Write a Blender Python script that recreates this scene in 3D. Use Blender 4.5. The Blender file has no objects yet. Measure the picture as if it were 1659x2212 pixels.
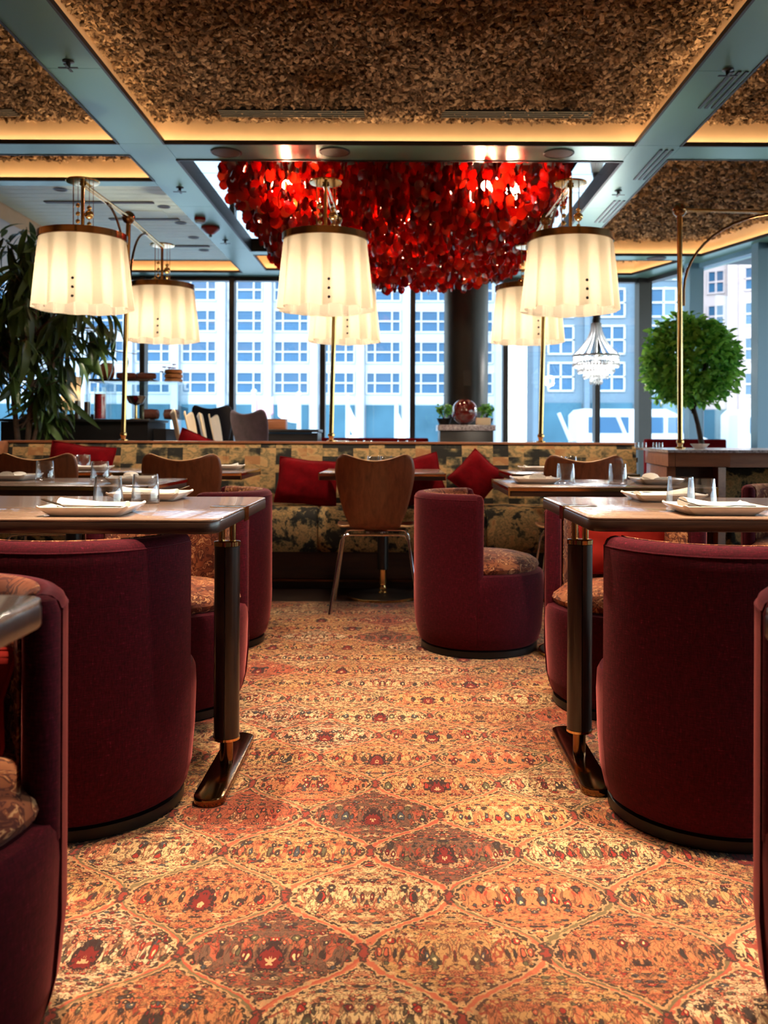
import bpy, bmesh, math, random
from math import sin, cos, pi, sqrt, radians
from mathutils import Vector, Matrix

SC = bpy.context.scene
COL = SC.collection
rnd = random.Random(7)

# ------------------------------------------------------------------ camera, sky, exposure
EYE = 0.97                                   # lens height above the carpet
cam_data = bpy.data.cameras.new('camera')
cam = bpy.data.objects.new('camera', cam_data)
COL.objects.link(cam)
cam.matrix_world = Matrix.Translation((0, 0, EYE)) @ Matrix.Rotation(pi / 2, 4, 'X') @ Matrix.Rotation(0.004, 4, 'Z')
cam_data.sensor_fit = 'VERTICAL'
cam_data.sensor_height = 36.0
cam_data.sensor_width = 27.0
cam_data.lens = 36.0 * 1950.0 / 2212.0
cam_data.shift_x = -34.5 / 2212.0
cam_data.shift_y = -163.0 / 2212.0
cam_data.clip_start = 0.05
cam_data.clip_end = 600
cam_data.dof.use_dof = True
cam_data.dof.focus_distance = 2.5
cam_data.dof.aperture_fstop = 4.8
SC.camera = cam

SC.view_settings.view_transform = 'Standard'
SC.view_settings.look = 'None'
SC.view_settings.gamma = 1.0
SC.view_settings.use_curve_mapping = False
SC.view_settings.exposure = 0.12
SC.cycles.use_denoising = True
SC.cycles.max_bounces = 10
SC.cycles.diffuse_bounces = 3
SC.cycles.glossy_bounces = 4
SC.cycles.transmission_bounces = 8
SC.cycles.transparent_max_bounces = 16
SC.cycles.sample_clamp_indirect = 6.0
SC.cycles.caustics_reflective = False
SC.cycles.caustics_refractive = False

world = bpy.data.worlds.new('sky')
SC.world = world
world.use_nodes = True
wn = world.node_tree
bg = wn.nodes['Background']
sky = wn.nodes.new('ShaderNodeTexSky')
sky.sky_type = 'NISHITA'
sky.sun_disc = False
sky.sun_elevation = radians(48)
sky.sun_rotation = radians(200)
sky.air_density = 1.2
hsv = wn.nodes.new('ShaderNodeHueSaturation')       # thin high haze pales the blue
hsv.inputs['Saturation'].default_value = 0.6
wn.links.new(sky.outputs[0], hsv.inputs['Color'])
wn.links.new(hsv.outputs[0], bg.inputs['Color'])
bg.inputs['Strength'].default_value = 1.0

sun_data = bpy.data.lights.new('sun', 'SUN')
sun_data.energy = 2.0
sun_data.angle = radians(1.0)
sun_data.color = (1.0, 0.97, 0.93)
sun = bpy.data.objects.new('sun', sun_data)
sun.rotation_euler = (radians(48), 0, radians(-14))
COL.objects.link(sun)

# ------------------------------------------------------------------ helpers: materials
def lin(r, g=None, b=None):
    if g is None:
        r, g, b = r
    f = lambda c: (c / 255 / 12.92) if c / 255 <= 0.04045 else ((c / 255 + 0.055) / 1.055) ** 2.4
    return (f(r), f(g), f(b), 1.0)

class S:
    """a socket that can be calculated with"""
    def __init__(s, nt, sock): s.nt, s.k = nt, sock
    def _m(s, op, *o, rev=False):
        n = s.nt.nodes.new('ShaderNodeMath'); n.operation = op
        args = ([o[0], s] if rev else [s] + list(o))
        for i, a in enumerate(args):
            if isinstance(a, S): s.nt.links.new(a.k, n.inputs[i])
            else: n.inputs[i].default_value = a
        return S(s.nt, n.outputs[0])
    def __add__(s, o): return s._m('ADD', o)
    __radd__ = __add__
    def __sub__(s, o): return s._m('SUBTRACT', o)
    def __rsub__(s, o): return s._m('SUBTRACT', o, rev=True)
    def __mul__(s, o): return s._m('MULTIPLY', o)
    __rmul__ = __mul__
    def __truediv__(s, o): return s._m('DIVIDE', o)
    def abs(s): return s._m('ABSOLUTE')
    def fract(s): return s._m('FRACT')
    def floor(s): return s._m('FLOOR')
    def sin(s): return s._m('SINE')
    def lt(s, o): return s._m('LESS_THAN', o)
    def gt(s, o): return s._m('GREATER_THAN', o)
    def max(s, o): return s._m('MAXIMUM', o)
    def min(s, o): return s._m('MINIMUM', o)
    def pw(s, o): return s._m('POWER', o)

class Mat:
    def __init__(s, name):
        s.m = bpy.data.materials.new(name); s.m.use_nodes = True
        s.nt = s.m.node_tree
        s.b = s.nt.nodes['Principled BSDF']
        s.out = s.nt.nodes['Material Output']
    def new(s, t, **kw):
        n = s.nt.nodes.new(t)
        for k, v in kw.items(): setattr(n, k, v)
        return n
    def link(s, a, b):
        s.nt.links.new(a.k if isinstance(a, S) else a, b)
    def set(s, **kw):
        for k, v in kw.items():
            k = k.replace('_', ' ')
            s.b.inputs[k].default_value = v
        return s
    def coord(s, kind='Object', scale=(1, 1, 1)):
        tc = s.new('ShaderNodeTexCoord')
        mp = s.new('ShaderNodeMapping')
        mp.inputs['Scale'].default_value = scale
        s.link(tc.outputs[kind], mp.inputs['Vector'])
        return mp.outputs[0]
    def comb(s, x, y, z=0.0):
        n = s.new('ShaderNodeCombineXYZ')
        for i, a in enumerate((x, y, z)):
            if isinstance(a, S): s.link(a, n.inputs[i])
            else: n.inputs[i].default_value = a
        return n.outputs[0]
    def sep(s, v):
        n = s.new('ShaderNodeSeparateXYZ'); s.link(v, n.inputs[0])
        return [S(s.nt, o) for o in n.outputs]
    def noise(s, v, scale, detail=3.0, rough=0.55, dist=0.0):
        n = s.new('ShaderNodeTexNoise')
        n.inputs['Scale'].default_value = scale; n.inputs['Detail'].default_value = detail
        n.inputs['Roughness'].default_value = rough; n.inputs['Distortion'].default_value = dist
        if v is not None: s.link(v, n.inputs['Vector'])
        return S(s.nt, n.outputs['Fac'])
    def voro(s, v, scale, feature='F1', dist='EUCLIDEAN', rand=1.0):
        n = s.new('ShaderNodeTexVoronoi', feature=feature)
        if feature != 'DISTANCE_TO_EDGE': n.distance = dist
        n.inputs['Scale'].default_value = scale; n.inputs['Randomness'].default_value = rand
        if v is not None: s.link(v, n.inputs['Vector'])
        return n
    def ramp(s, fac, stops, interp='LINEAR'):
        n = s.new('ShaderNodeValToRGB'); r = n.color_ramp; r.interpolation = interp
        while len(r.elements) < len(stops): r.elements.new(0.5)
        for e, (p, c) in zip(r.elements, stops): e.position = p; e.color = c
        s.link(fac, n.inputs[0])
        return n.outputs[0]
    def mix(s, fac, a, b, blend='MIX'):
        n = s.new('ShaderNodeMix', data_type='RGBA', blend_type=blend)
        for sock, val in ((n.inputs[0], fac), (n.inputs[6], a), (n.inputs[7], b)):
            if isinstance(val, S): s.link(val, sock)
            elif hasattr(val, 'node'): s.link(val, sock)
            else: sock.default_value = val
        return n.outputs[2]
    def color(s, c): s.link(c, s.b.inputs['Base Color'])
    def bump(s, h, strength=0.3, dist=0.01):
        n = s.new('ShaderNodeBump')
        n.inputs['Strength'].default_value = strength; n.inputs['Distance'].default_value = dist
        s.link(h, n.inputs['Height']); s.link(n.outputs[0], s.b.inputs['Normal'])

def simple(name, col, rough=0.5, metal=0.0, var=0.0, vscale=8.0, bump=0.0, bscale=60.0, coat=0.0, sheen=0.0, spec=0.5):
    m = Mat(name)
    m.b.inputs['Specular IOR Level'].default_value = spec
    m.set(Base_Color=col, Roughness=rough, Metallic=metal)
    v = m.coord()
    if var:
        n = m.noise(v, vscale)
        lo = tuple(max(0, c * (1 - var)) for c in col[:3]) + (1,)
        hi = tuple(min(1, c * (1 + var)) for c in col[:3]) + (1,)
        m.color(m.ramp(n, [(0.3, lo), (0.7, hi)]))
    if bump: m.bump(m.noise(v, bscale), bump)
    if coat: m.b.inputs['Coat Weight'].default_value = coat
    if sheen: m.b.inputs['Sheen Weight'].default_value = sheen
    return m.m

def wood(name, dark, light, scale=(3, 40, 40), rough=0.4, contrast=(0.3, 0.7), coat=0.0):
    m = Mat(name)
    v = m.coord(scale=scale)
    n = m.noise(v, 1.0, 4.0, 0.6, 0.4)
    w = m.noise(m.coord(scale=tuple(c * 4 for c in scale)), 1.3, 2.0)
    f = n * 0.75 + w * 0.25
    m.color(m.ramp(f, [(contrast[0], dark), (contrast[1], light)]))
    m.set(Roughness=rough)
    m.b.inputs['Coat Weight'].default_value = coat
    m.bump(f, 0.08, 0.004)
    return m.m

def emit(name, col, strength):
    m = Mat(name)
    e = m.new('ShaderNodeEmission')
    e.inputs[0].default_value = col; e.inputs[1].default_value = strength
    m.link(e.outputs[0], m.out.inputs[0])
    return m.m

def glassy(name, tint, clear=0.8, rough=0.02, ior=1.45):
    """clear glass: partly a straight see-through, partly a reflecting and refracting dielectric"""
    m = Mat(name)
    m.set(Base_Color=tint, Roughness=rough, IOR=ior)
    m.b.inputs['Transmission Weight'].default_value = 1.0
    t = m.new('ShaderNodeBsdfTransparent'); t.inputs[0].default_value = tint
    mx = m.new('ShaderNodeMixShader'); mx.inputs[0].default_value = clear
    m.link(m.b.outputs[0], mx.inputs[1]); m.link(t.outputs[0], mx.inputs[2])
    m.link(mx.outputs[0], m.out.inputs[0])
    return m.m

def pane_glass(name, tint, k=5.0, amp=0.7, base=0.035):
    m = Mat(name)
    t = m.new('ShaderNodeBsdfTransparent'); t.inputs[0].default_value = tint
    g = m.new('ShaderNodeBsdfGlossy'); g.inputs['Roughness'].default_value = 0.01
    lw = m.new('ShaderNodeLayerWeight'); lw.inputs[0].default_value = 0.5
    fac = S(m.nt, lw.outputs['Facing']).pw(k) * amp + base
    mx = m.new('ShaderNodeMixShader')
    m.link(fac, mx.inputs[0]); m.link(t.outputs[0], mx.inputs[1]); m.link(g.outputs[0], mx.inputs[2])
    m.link(mx.outputs[0], m.out.inputs[0])
    return m.m

# ------------------------------------------------------------------ materials
def make_carpet():
    m = Mat('carpet')
    W, H = 0.344, 0.41
    tc = m.new('ShaderNodeTexCoord')
    x, y, z = m.sep(tc.outputs['Object'])
    wob = m.noise(tc.outputs['Object'], 45.0, 2.0) - 0.5
    x = x + wob * 0.006
    p = (x + 0.065) / W
    q = (y - 0.06 + wob * 0.004) / H
    qq = q - (q * (4 * pi)).sin() * (0.75 / (4 * pi))
    a = p + qq; b = p - qq
    ia, ib = a.floor(), b.floor()
    fa, fb = a - ia - 0.5, b - ib - 0.5
    lp, lq = (fa + fb) * 0.5, (fa - fb) * 0.5
    wn_ = m.new('ShaderNodeTexWhiteNoise', noise_dimensions='3D')
    m.link(m.comb(ia, ib, 3.7), wn_.inputs['Vector'])
    rid = S(m.nt, wn_.outputs['Value'])
    edge = 0.5 - fa.abs().max(fb.abs())
    sx = lp.abs() * W; sy = lq * H
    sv = m.comb(sx, sy, rid * 7.0)
    sv2 = m.comb(sx, sy, rid * 3.0 + 20.0)
    base = m.ramp(rid, [(0.0, lin(208, 158, 100)), (0.3, lin(226, 188, 134)), (0.5, lin(200, 130, 82)),
                        (0.64, lin(212, 164, 106)), (0.78, lin(180, 92, 62)), (0.86, lin(228, 192, 148)),
                        (0.95, lin(118, 84, 66))], 'CONSTANT')
    # soft blotches inside each medallion
    n1 = m.noise(sv, 30.0, 2.0)
    base = m.mix(n1.gt(0.56) * 0.7, base, lin(198, 98, 66))
    n2 = m.noise(sv2, 26.0, 1.0)
    base = m.mix(n2.gt(0.62) * 0.6, base, lin(236, 194, 140))
    n5 = m.noise(sv2, 48.0, 1.0)
    base = m.mix(n5.gt(0.63) * 0.8, base, lin(150, 104, 70))
    # curling vines: contour lines of a mirrored noise
    n3 = m.noise(sv, 52.0, 1.0, 0.4, 0.8)
    vine = ((n3 - 0.5).abs()).lt(0.020)
    base = m.mix(vine * 0.8, base, lin(104, 66, 46))
    n4 = m.noise(sv2, 36.0, 1.0, 0.4, 1.2)
    vine2 = ((n4 - 0.47).abs()).lt(0.022)
    base = m.mix(vine2 * 0.9, base, lin(160, 60, 44))
    n6 = m.noise(sv, 84.0, 2.0, 0.5, 0.6)
    vine3 = ((n6 - 0.5).abs()).lt(0.030)
    base = m.mix(vine3 * (rid * 5.0).fract().gt(0.3) * 0.75, base, lin(72, 50, 40))
    n7 = m.noise(tc.outputs['Object'], 120.0, 2.0)
    base = m.mix(n7.gt(0.60) * 0.5, base, lin(150, 88, 56))
    # flowers and leaves, mirrored left to right: dark outline, coloured heart; two sizes
    pet = m.noise(sv, 150.0, 1.0)
    pal = [(0.0, lin(164, 50, 38)), (0.2, lin(64, 52, 48)), (0.42, lin(196, 96, 66)), (0.58, lin(104, 94, 66)), (0.74, lin(120, 36, 34)), (0.88, lin(74, 76, 80))]
    for scale_, cut, vec in ((42.0, 0.46, sv), (74.0, 0.54, sv2)):
        vo = m.voro(vec, scale_)
        d = S(m.nt, vo.outputs['Distance'])
        cs = m.new('ShaderNodeSeparateColor'); m.link(vo.outputs['Color'], cs.inputs[0])
        cr = S(m.nt, cs.outputs[0]); cg = S(m.nt, cs.outputs[1])
        dd = d + (pet - 0.5) * 0.45
        on = (cg + (rid - 0.5) * 0.3).gt(cut)
        base = m.mix(dd.lt(0.42) * on * 0.92, base, lin(58, 42, 36))
        base = m.mix(dd.lt(0.29) * on, base, m.ramp(cr, pal, 'CONSTANT'))
        base = m.mix(dd.lt(0.11) * on, base, lin(232, 192, 136))
    # palmette in the middle of some medallions
    cd = (lp * W).pw(2.0) + (lq * H + 0.015).pw(2.0)
    cdn = cd.pw(0.5) + (pet - 0.5) * 0.034
    big = (rid * 7.0).fract().gt(0.55)
    base = m.mix(cdn.lt(0.027) * big, base, lin(62, 40, 36))
    base = m.mix(cdn.lt(0.019) * big, base, lin(126, 40, 34))
    base = m.mix(cdn.lt(0.005) * big, base, lin(214, 164, 116))
    # ogee bands round each medallion, broken by scallops
    pet2 = m.noise(tc.outputs['Object'], 70.0, 2.0)
    en = edge + (pet2 - 0.5) * 0.09
    base = m.mix(en.lt(0.055) * 0.6, base, lin(220, 172, 120))
    band = m.ramp(rid, [(0.0, lin(196, 96, 66)), (0.45, lin(112, 98, 66)), (0.75, lin(182, 80, 58))], 'CONSTANT')
    base = m.mix(en.lt(0.020) * 0.9, base, band)
    base = m.mix((en - 0.050).abs().lt(0.012) * pet2.gt(0.47), base, lin(74, 56, 42))
    # flower where four bands meet
    va, vb = (a + 0.5).fract() - 0.5, (b + 0.5).fract() - 0.5
    node = (((va + vb) * (0.5 * W)).pw(2.0) + ((va - vb) * (0.5 * H)).pw(2.0)).pw(0.5) + (pet2 - 0.5) * 0.03
    base = m.mix(node.lt(0.012) * 0.9, base, lin(66, 46, 40))
    base = m.mix(node.lt(0.006), base, lin(150, 62, 48))
    # a dark ground wash that comes and goes, and pile grain
    big_n = m.noise(tc.outputs['Object'], 0.9, 2.0)
    base = m.mix(big_n.gt(0.60) * 0.22, base, lin(120, 62, 44))
    grain = m.noise(tc.outputs['Object'], 700.0, 2.0)
    base = m.mix(0.35, base, m.ramp(grain, [(0.3, (0.35, 0.35, 0.35, 1)), (0.7, (1, 1, 1, 1))]), 'MULTIPLY')
    m.color(base)
    m.set(Roughness=0.95)
    m.b.inputs['Sheen Weight'].default_value = 0.15
    m.b.inputs['Specular IOR Level'].default_value = 0.1
    m.bump(grain, 0.5, 0.004)
    return m.m

def make_fabric(name, col, col2, fleck, sheen=0.55, tint=(1, 0.26, 0.24, 1)):
    m = Mat(name)
    v1 = m.coord(scale=(260, 260, 60)); v2 = m.coord(scale=(60, 60, 420))
    a = m.noise(v1, 1.0, 2.0); b = m.noise(v2, 1.0, 2.0)
    f = a * 0.5 + b * 0.5
    c = m.ramp(f, [(0.35, col), (0.62, col2), (0.74, fleck)])
    m.color(c)
    m.set(Roughness=0.85)
    m.b.inputs['Specular IOR Level'].default_value = 0.15
    m.b.inputs['Sheen Weight'].default_value = sheen
    m.b.inputs['Sheen Roughness'].default_value = 0.3
    m.b.inputs['Sheen Tint'].default_value = tint
    m.bump(f, 0.25, 0.002)
    return m.m

def make_paisley():
    m = Mat('paisley_velvet')
    v = m.coord()
    n = m.noise(v, 22.0, 2.0, 0.5, 1.5)
    n2 = m.noise(v, 9.0, 2.0)
    base = m.ramp(n2, [(0.32, lin(96, 48, 34)), (0.5, lin(140, 78, 50)), (0.66, lin(168, 108, 70))])
    line = (n - 0.5).abs().lt(0.035)
    base = m.mix(line * 0.85, base, lin(74, 30, 26))
    line2 = (n - 0.60).abs().lt(0.02)
    base = m.mix(line2 * 0.7, base, lin(222, 170, 120))
    m.color(base)
    m.set(Roughness=0.8)
    m.b.inputs['Sheen Weight'].default_value = 0.08
    m.b.inputs['Specular IOR Level'].default_value = 0.2
    m.bump(n, 0.3, 0.004)
    return m.m

def make_tapestry(name, block):
    m = Mat(name)
    tc = m.new('ShaderNodeTexCoord')
    x, y, z = m.sep(tc.outputs['Object'])
    if block:
        # woven blocks: colours step in rows and columns
        gx, gz = (x * 9.5), (z * 18.0)
        v = m.comb(gx.floor() * 0.37, gz.floor() * 0.61, 0.0)
        vv = m.comb(x * 1.0, z * 1.4, y)
        n = m.noise(v, 1.5, 1.0) * 0.62 + m.noise(vv, 9.0, 3.0) * 0.38
    else:
        n = m.noise(tc.outputs['Object'], 7.5, 4.0, 0.6, 0.4) * 0.8 + m.noise(tc.outputs['Object'], 40.0, 2.0) * 0.2
    c = m.ramp(n, [(0.44, lin(38, 34, 26)), (0.465, lin(72, 66, 46)), (0.485, lin(128, 110, 74)),
                   (0.52, lin(196, 154, 98)), (0.55, lin(130, 114, 76)), (0.58, lin(206, 162, 104)), (0.64, lin(178, 122, 74))])
    g = m.noise(tc.outputs['Object'], 300.0, 2.0)
    c = m.mix(0.3, c, m.ramp(g, [(0.3, (0.4, 0.4, 0.4, 1)), (0.7, (1, 1, 1, 1))]), 'MULTIPLY')
    m.color(c)
    m.set(Roughness=0.9)
    m.bump(g, 0.3, 0.003)
    return m.m

def make_cork(base=False):
    m = Mat('cork' if not base else 'cork_ground')
    geo = m.new('ShaderNodeNewGeometry')
    r = S(m.nt, geo.outputs['Random Per Island'])
    v = m.coord()
    n = m.noise(v, 55.0, 3.0)
    f = n * 0.5 + r * 0.5 if not base else n
    m.color(m.ramp(f, [(0.22, lin(52, 40, 30)), (0.5, lin(126, 98, 72)), (0.78, lin(196, 160, 122))]))
    m.set(Roughness=0.95)
    m.b.inputs['Specular IOR Level'].default_value = 0.1
    m.bump(n, 0.6, 0.01)
    return m.m

def make_shade(name='pleated_shade', sheer=0.0):
    m = Mat(name)
    d = m.new('ShaderNodeBsdfDiffuse'); d.inputs[0].default_value = lin(150, 138, 120)
    t = m.new('ShaderNodeBsdfTranslucent'); t.inputs[0].default_value = lin(160, 146, 124)
    mx = m.new('ShaderNodeMixShader'); mx.inputs[0].default_value = 0.55
    m.link(d.outputs[0], mx.inputs[1]); m.link(t.outputs[0], mx.inputs[2])
    tr = m.new('ShaderNodeBsdfTransparent'); m2 = m.new('ShaderNodeMixShader'); m2.inputs[0].default_value = sheer
    m.link(mx.outputs[0], m2.inputs[1]); m.link(tr.outputs[0], m2.inputs[2])
    m.link(m2.outputs[0], m.out.inputs[0])
    return m.m

def make_red_glass():
    m = Mat('red_glass')
    geo = m.new('ShaderNodeNewGeometry')
    oi = m.new('ShaderNodeObjectInfo')
    r = (S(m.nt, geo.outputs['Random Per Island']) + S(m.nt, oi.outputs['Random'])).fract()
    c = m.ramp(r, [(0.0, lin(170, 22, 20)), (0.4, lin(226, 50, 36)), (0.75, lin(242, 92, 58)), (1.0, lin(252, 160, 104))])
    g = m.new('ShaderNodeBsdfGlossy'); g.inputs['Roughness'].default_value = 0.08
    t = m.new('ShaderNodeBsdfTranslucent'); m.link(c, t.inputs[0])
    tr = m.new('ShaderNodeBsdfTransparent'); m.link(c, tr.inputs[0])
    m1 = m.new('ShaderNodeMixShader'); m1.inputs[0].default_value = 0.55
    m.link(t.outputs[0], m1.inputs[1]); m.link(tr.outputs[0], m1.inputs[2])
    fr = m.new('ShaderNodeFresnel'); fr.inputs[0].default_value = 1.5
    m2 = m.new('ShaderNodeMixShader'); m.link(fr.outputs[0], m2.inputs[0])
    m.link(m1.outputs[0], m2.inputs[1]); m.link(g.outputs[0], m2.inputs[2])
    m.link(m2.outputs[0], m.out.inputs[0])
    return m.m

def make_crystal():
    m = Mat('crystal')
    m.set(Base_Color=(0.92, 0.94, 0.96, 1), Roughness=0.12)
    t = m.new('ShaderNodeBsdfTranslucent'); t.inputs[0].default_value = (0.95, 0.95, 0.95, 1)
    mx = m.new('ShaderNodeMixShader'); mx.inputs[0].default_value = 0.5
    m.link(m.b.outputs[0], mx.inputs[1]); m.link(t.outputs[0], mx.inputs[2])
    m.link(mx.outputs[0], m.out.inputs[0])
    return m.m

def make_leaf(name, dark, light, translucent=0.35):
    m = Mat(name)
    geo = m.new('ShaderNodeNewGeometry'); oi = m.new('ShaderNodeObjectInfo')
    r = (S(m.nt, geo.outputs['Random Per Island']) + S(m.nt, oi.outputs['Random'])).fract()
    c = m.ramp(r, [(0.0, dark), (1.0, light)])
    m.color(c); m.set(Roughness=0.35)
    t = m.new('ShaderNodeBsdfTranslucent'); m.link(c, t.inputs[0])
    mx = m.new('ShaderNodeMixShader'); mx.inputs[0].default_value = translucent
    m.link(m.b.outputs[0], mx.inputs[1]); m.link(t.outputs[0], mx.inputs[2])
    m.link(mx.outputs[0], m.out.inputs[0])
    return m.m

def make_stone():
    m = Mat('speckled_stone')
    v = m.coord()
    n = m.noise(v, 60.0, 4.0, 0.7)
    m.color(m.ramp(n, [(0.3, lin(92, 84, 86)), (0.5, lin(168, 158, 160)), (0.7, lin(206, 198, 198))]))
    m.set(Roughness=0.18)
    return m.m

def make_mirror():
    m = Mat('mirror'); m.set(Base_Color=(0.86, 0.92, 0.88, 1), Metallic=1.0, Roughness=0.03)
    m.bump(m.noise(m.coord(), 3.0, 2.0), 0.05, 0.01)
    return m.m

M = dict(
    carpet=make_carpet(),
    fabric=make_fabric('burgundy_cloth', lin(46, 3, 12), lin(78, 6, 24), lin(122, 28, 56)),
    coral=make_fabric('burgundy_piping', lin(120, 30, 30), lin(160, 50, 44), lin(186, 80, 70)),
    paisley=make_paisley(),
    velvet=simple('burgundy_velvet', lin(100, 4, 10), 0.95, var=0.3, vscale=14, bump=0.2, bscale=30, spec=0.08),
    coral_velvet=simple('coral_velvet', lin(150, 36, 28), 0.9, var=0.2, vscale=14, spec=0.1),
    tap_block=make_tapestry('tapestry_blocks', True),
    tap=make_tapestry('tapestry', False),
    cork=make_cork(), cork_ground=make_cork(True),
    shade=make_shade(), sheer=make_shade('sheer_fold', 0.62), red_glass=make_red_glass(),
    brass=simple('polished_brass', lin(226, 186, 122), 0.12, 1.0, var=0.06, vscale=20),
    brass_dark=simple('bronze', lin(132, 96, 62), 0.16, 1.0, var=0.1, vscale=10),
    chrome=simple('chrome', lin(205, 205, 205), 0.08, 1.0),
    black=simple('black_plinth', lin(12, 12, 15), 0.35, spec=0.3),
    blackwood=simple('black_lacquer', lin(22, 20, 20), 0.35, var=0.3),
    trim_dark=simple('dark_trim', lin(20, 16, 14), 0.5),
    tabletop=wood('oak_tabletop', lin(110, 84, 68), lin(166, 136, 114), (4, 60, 60), 0.26, coat=0.6),
    tableedge=wood('dark_oak_edge', lin(32, 19, 14), lin(68, 44, 32), (6, 60, 90), 0.35, coat=0.2),
    darkwood=wood('wenge_column', lin(20, 12, 9), lin(52, 32, 22), (120, 120, 4), 0.3, coat=0.2),
    walnut=wood('walnut_veneer', lin(104, 52, 30), lin(150, 84, 50), (40, 40, 1.5), 0.38, coat=0.15),
    walnut_edge=simple('plywood_edge', lin(206, 150, 92), 0.5, var=0.1),
    panelwood=wood('brown_panel', lin(118, 66, 40), lin(166, 104, 66), (2, 20, 20), 0.4, coat=0.1),
    plinthwood=wood('plinth_wood', lin(34, 20, 14), lin(66, 40, 26), (3, 30, 30), 0.4),
    creamwood=simple('cream_shell', lin(226, 202, 164), 0.5, var=0.06),
    navyshell=simple('black_shell', lin(22, 24, 36), 0.45, var=0.2),
    greyshell=simple('grey_brown_cloth', lin(78, 66, 76), 0.8, var=0.25, vscale=12, bump=0.2),
    soffit=simple('painted_metal_soffit', lin(112, 152, 138), 0.34, 0.35, var=0.03, vscale=2),
    plank=simple('ceiling_plank', lin(226, 244, 226), 0.5, var=0.04),
    tan=simple('cove_paint', lin(222, 186, 144), 0.55, var=0.04),
    mirror=make_mirror(), stone=make_stone(), pale_floor=simple('pale_stone_floor', lin(168, 162, 152), 0.3, var=0.06),
    porcelain=simple('white_porcelain', lin(236, 226, 214), 0.15, coat=0.5),
    linen=simple('napkin_linen', lin(244, 234, 220), 0.9, bump=0.25, bscale=90),
    steel=simple('cutlery_steel', lin(196, 188, 178), 0.15, 1.0),
    tumbler=pane_glass('tumbler_glass', (0.97, 0.975, 0.98, 1), 2.2, 1.0, 0.085),
    caseglass=pane_glass('case_glass', (0.95, 0.98, 0.98, 1), 3.0, 0.8, 0.06),
    pane=pane_glass('window_glass', (0.90, 0.97, 1.0, 1)),
    frame=simple('window_frame', lin(40, 38, 38), 0.4, var=0.1),
    column=simple('dark_column', lin(15, 14, 16), 0.38, var=0.15),
    wall=simple('plaster_wall', lin(90, 70, 54), 0.8, var=0.06),
    led=emit('led_strip', (1.0, 0.71, 0.42, 1), 27.0),
    bulb=emit('lamp_bulb', (1.0, 0.84, 0.62, 1), 12.0),
    redbulb=emit('chandelier_bulb', (1.0, 0.62, 0.35, 1), 60.0),
    downlight=emit('downlight_lens', (1.0, 0.80, 0.55, 1), 6.0),
    vent=simple('vent_slats', lin(66, 50, 38), 0.6),
    redplastic=simple('red_plastic', lin(150, 24, 26), 0.4),
    white=simple('white_paint', lin(172, 176, 180), 0.6),
    facade=simple('pale_facade', lin(160, 170, 180), 0.8, var=0.03, vscale=0.4),
    facade2=simple('shaded_blue_grey_stone', lin(84, 104, 120), 0.8, var=0.08, vscale=0.5),  # shade on the stone building, put into its blue grey colour
    facade3=simple('rose_stone', lin(178, 164, 164), 0.8, var=0.06, vscale=0.3),
    frame_blue=simple('teal_window_frame', lin(104, 146, 172), 0.4),
    glazing=simple('office_glazing', lin(24, 74, 108), 0.6, var=0.18, vscale=0.3),
    shopglass=simple('shop_glazing', lin(58, 92, 110), 0.9, var=0.2, vscale=0.2, spec=0.1),
    dark_floor=wood('dark_platform_boards', lin(26, 18, 14), lin(52, 34, 24), (3, 30, 30), 0.4),
    asphalt=simple('asphalt', lin(172, 178, 182), 0.9, var=0.1, vscale=0.6),
    ficus=make_leaf('ficus_leaf', lin(26, 44, 20), lin(88, 116, 56), 0.35),
    box_leaf=make_leaf('topiary_leaf', lin(52, 130, 40), lin(170, 222, 96), 0.55),
    bark=simple('pale_bark', lin(120, 96, 80), 0.9, var=0.3, vscale=20, bump=0.3),
    darkbark=simple('dark_bark', lin(54, 40, 30), 0.9, var=0.3, vscale=20, bump=0.3),
    soil=simple('soil', lin(40, 30, 24), 0.95, var=0.3, vscale=40),
    redsphere=simple('red_glazed_globe', lin(96, 14, 14), 0.06, coat=1.0, var=0.4, vscale=4),
    ham_rind=simple('ham_rind', lin(150, 84, 50), 0.5, var=0.2, vscale=20),
    ham_meat=simple('ham_meat', lin(206, 84, 84), 0.5, var=0.25, vscale=30),
    sausage=simple('cured_sausage', lin(100, 48, 34), 0.5, var=0.3, vscale=40),
    bread=simple('bread_crust', lin(170, 112, 62), 0.7, var=0.2, vscale=20, bump=0.2),
    redfruit=simple('red_preserve', lin(150, 24, 36), 0.3, var=0.35, vscale=50),
    brownfruit=simple('brown_preserve', lin(70, 40, 28), 0.4, var=0.35, vscale=50),
    pinkflower=simple('pink_blossom', lin(200, 110, 110), 0.7, var=0.2),
    crystal=make_crystal(),
    warmglobe=emit('globe_lamp', (1.0, 0.9, 0.75, 1), 3.0),
    crystal_glow=emit('crystal_glow', (1.0, 0.97, 0.92, 1), 25.0),
    copper=simple('copper_pan', lin(170, 110, 80), 0.2, 1.0),
    silverbowl=simple('silver_bowl', lin(190, 180, 170), 0.15, 1.0),
    flagcloth=simple('flag_cloth', lin(240, 240, 242), 0.8, var=0.05),
    redstripe=simple('flag_red', lin(196, 150, 160), 0.8),
    tyre=simple('tyre', lin(30, 30, 32), 0.8),
)

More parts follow.
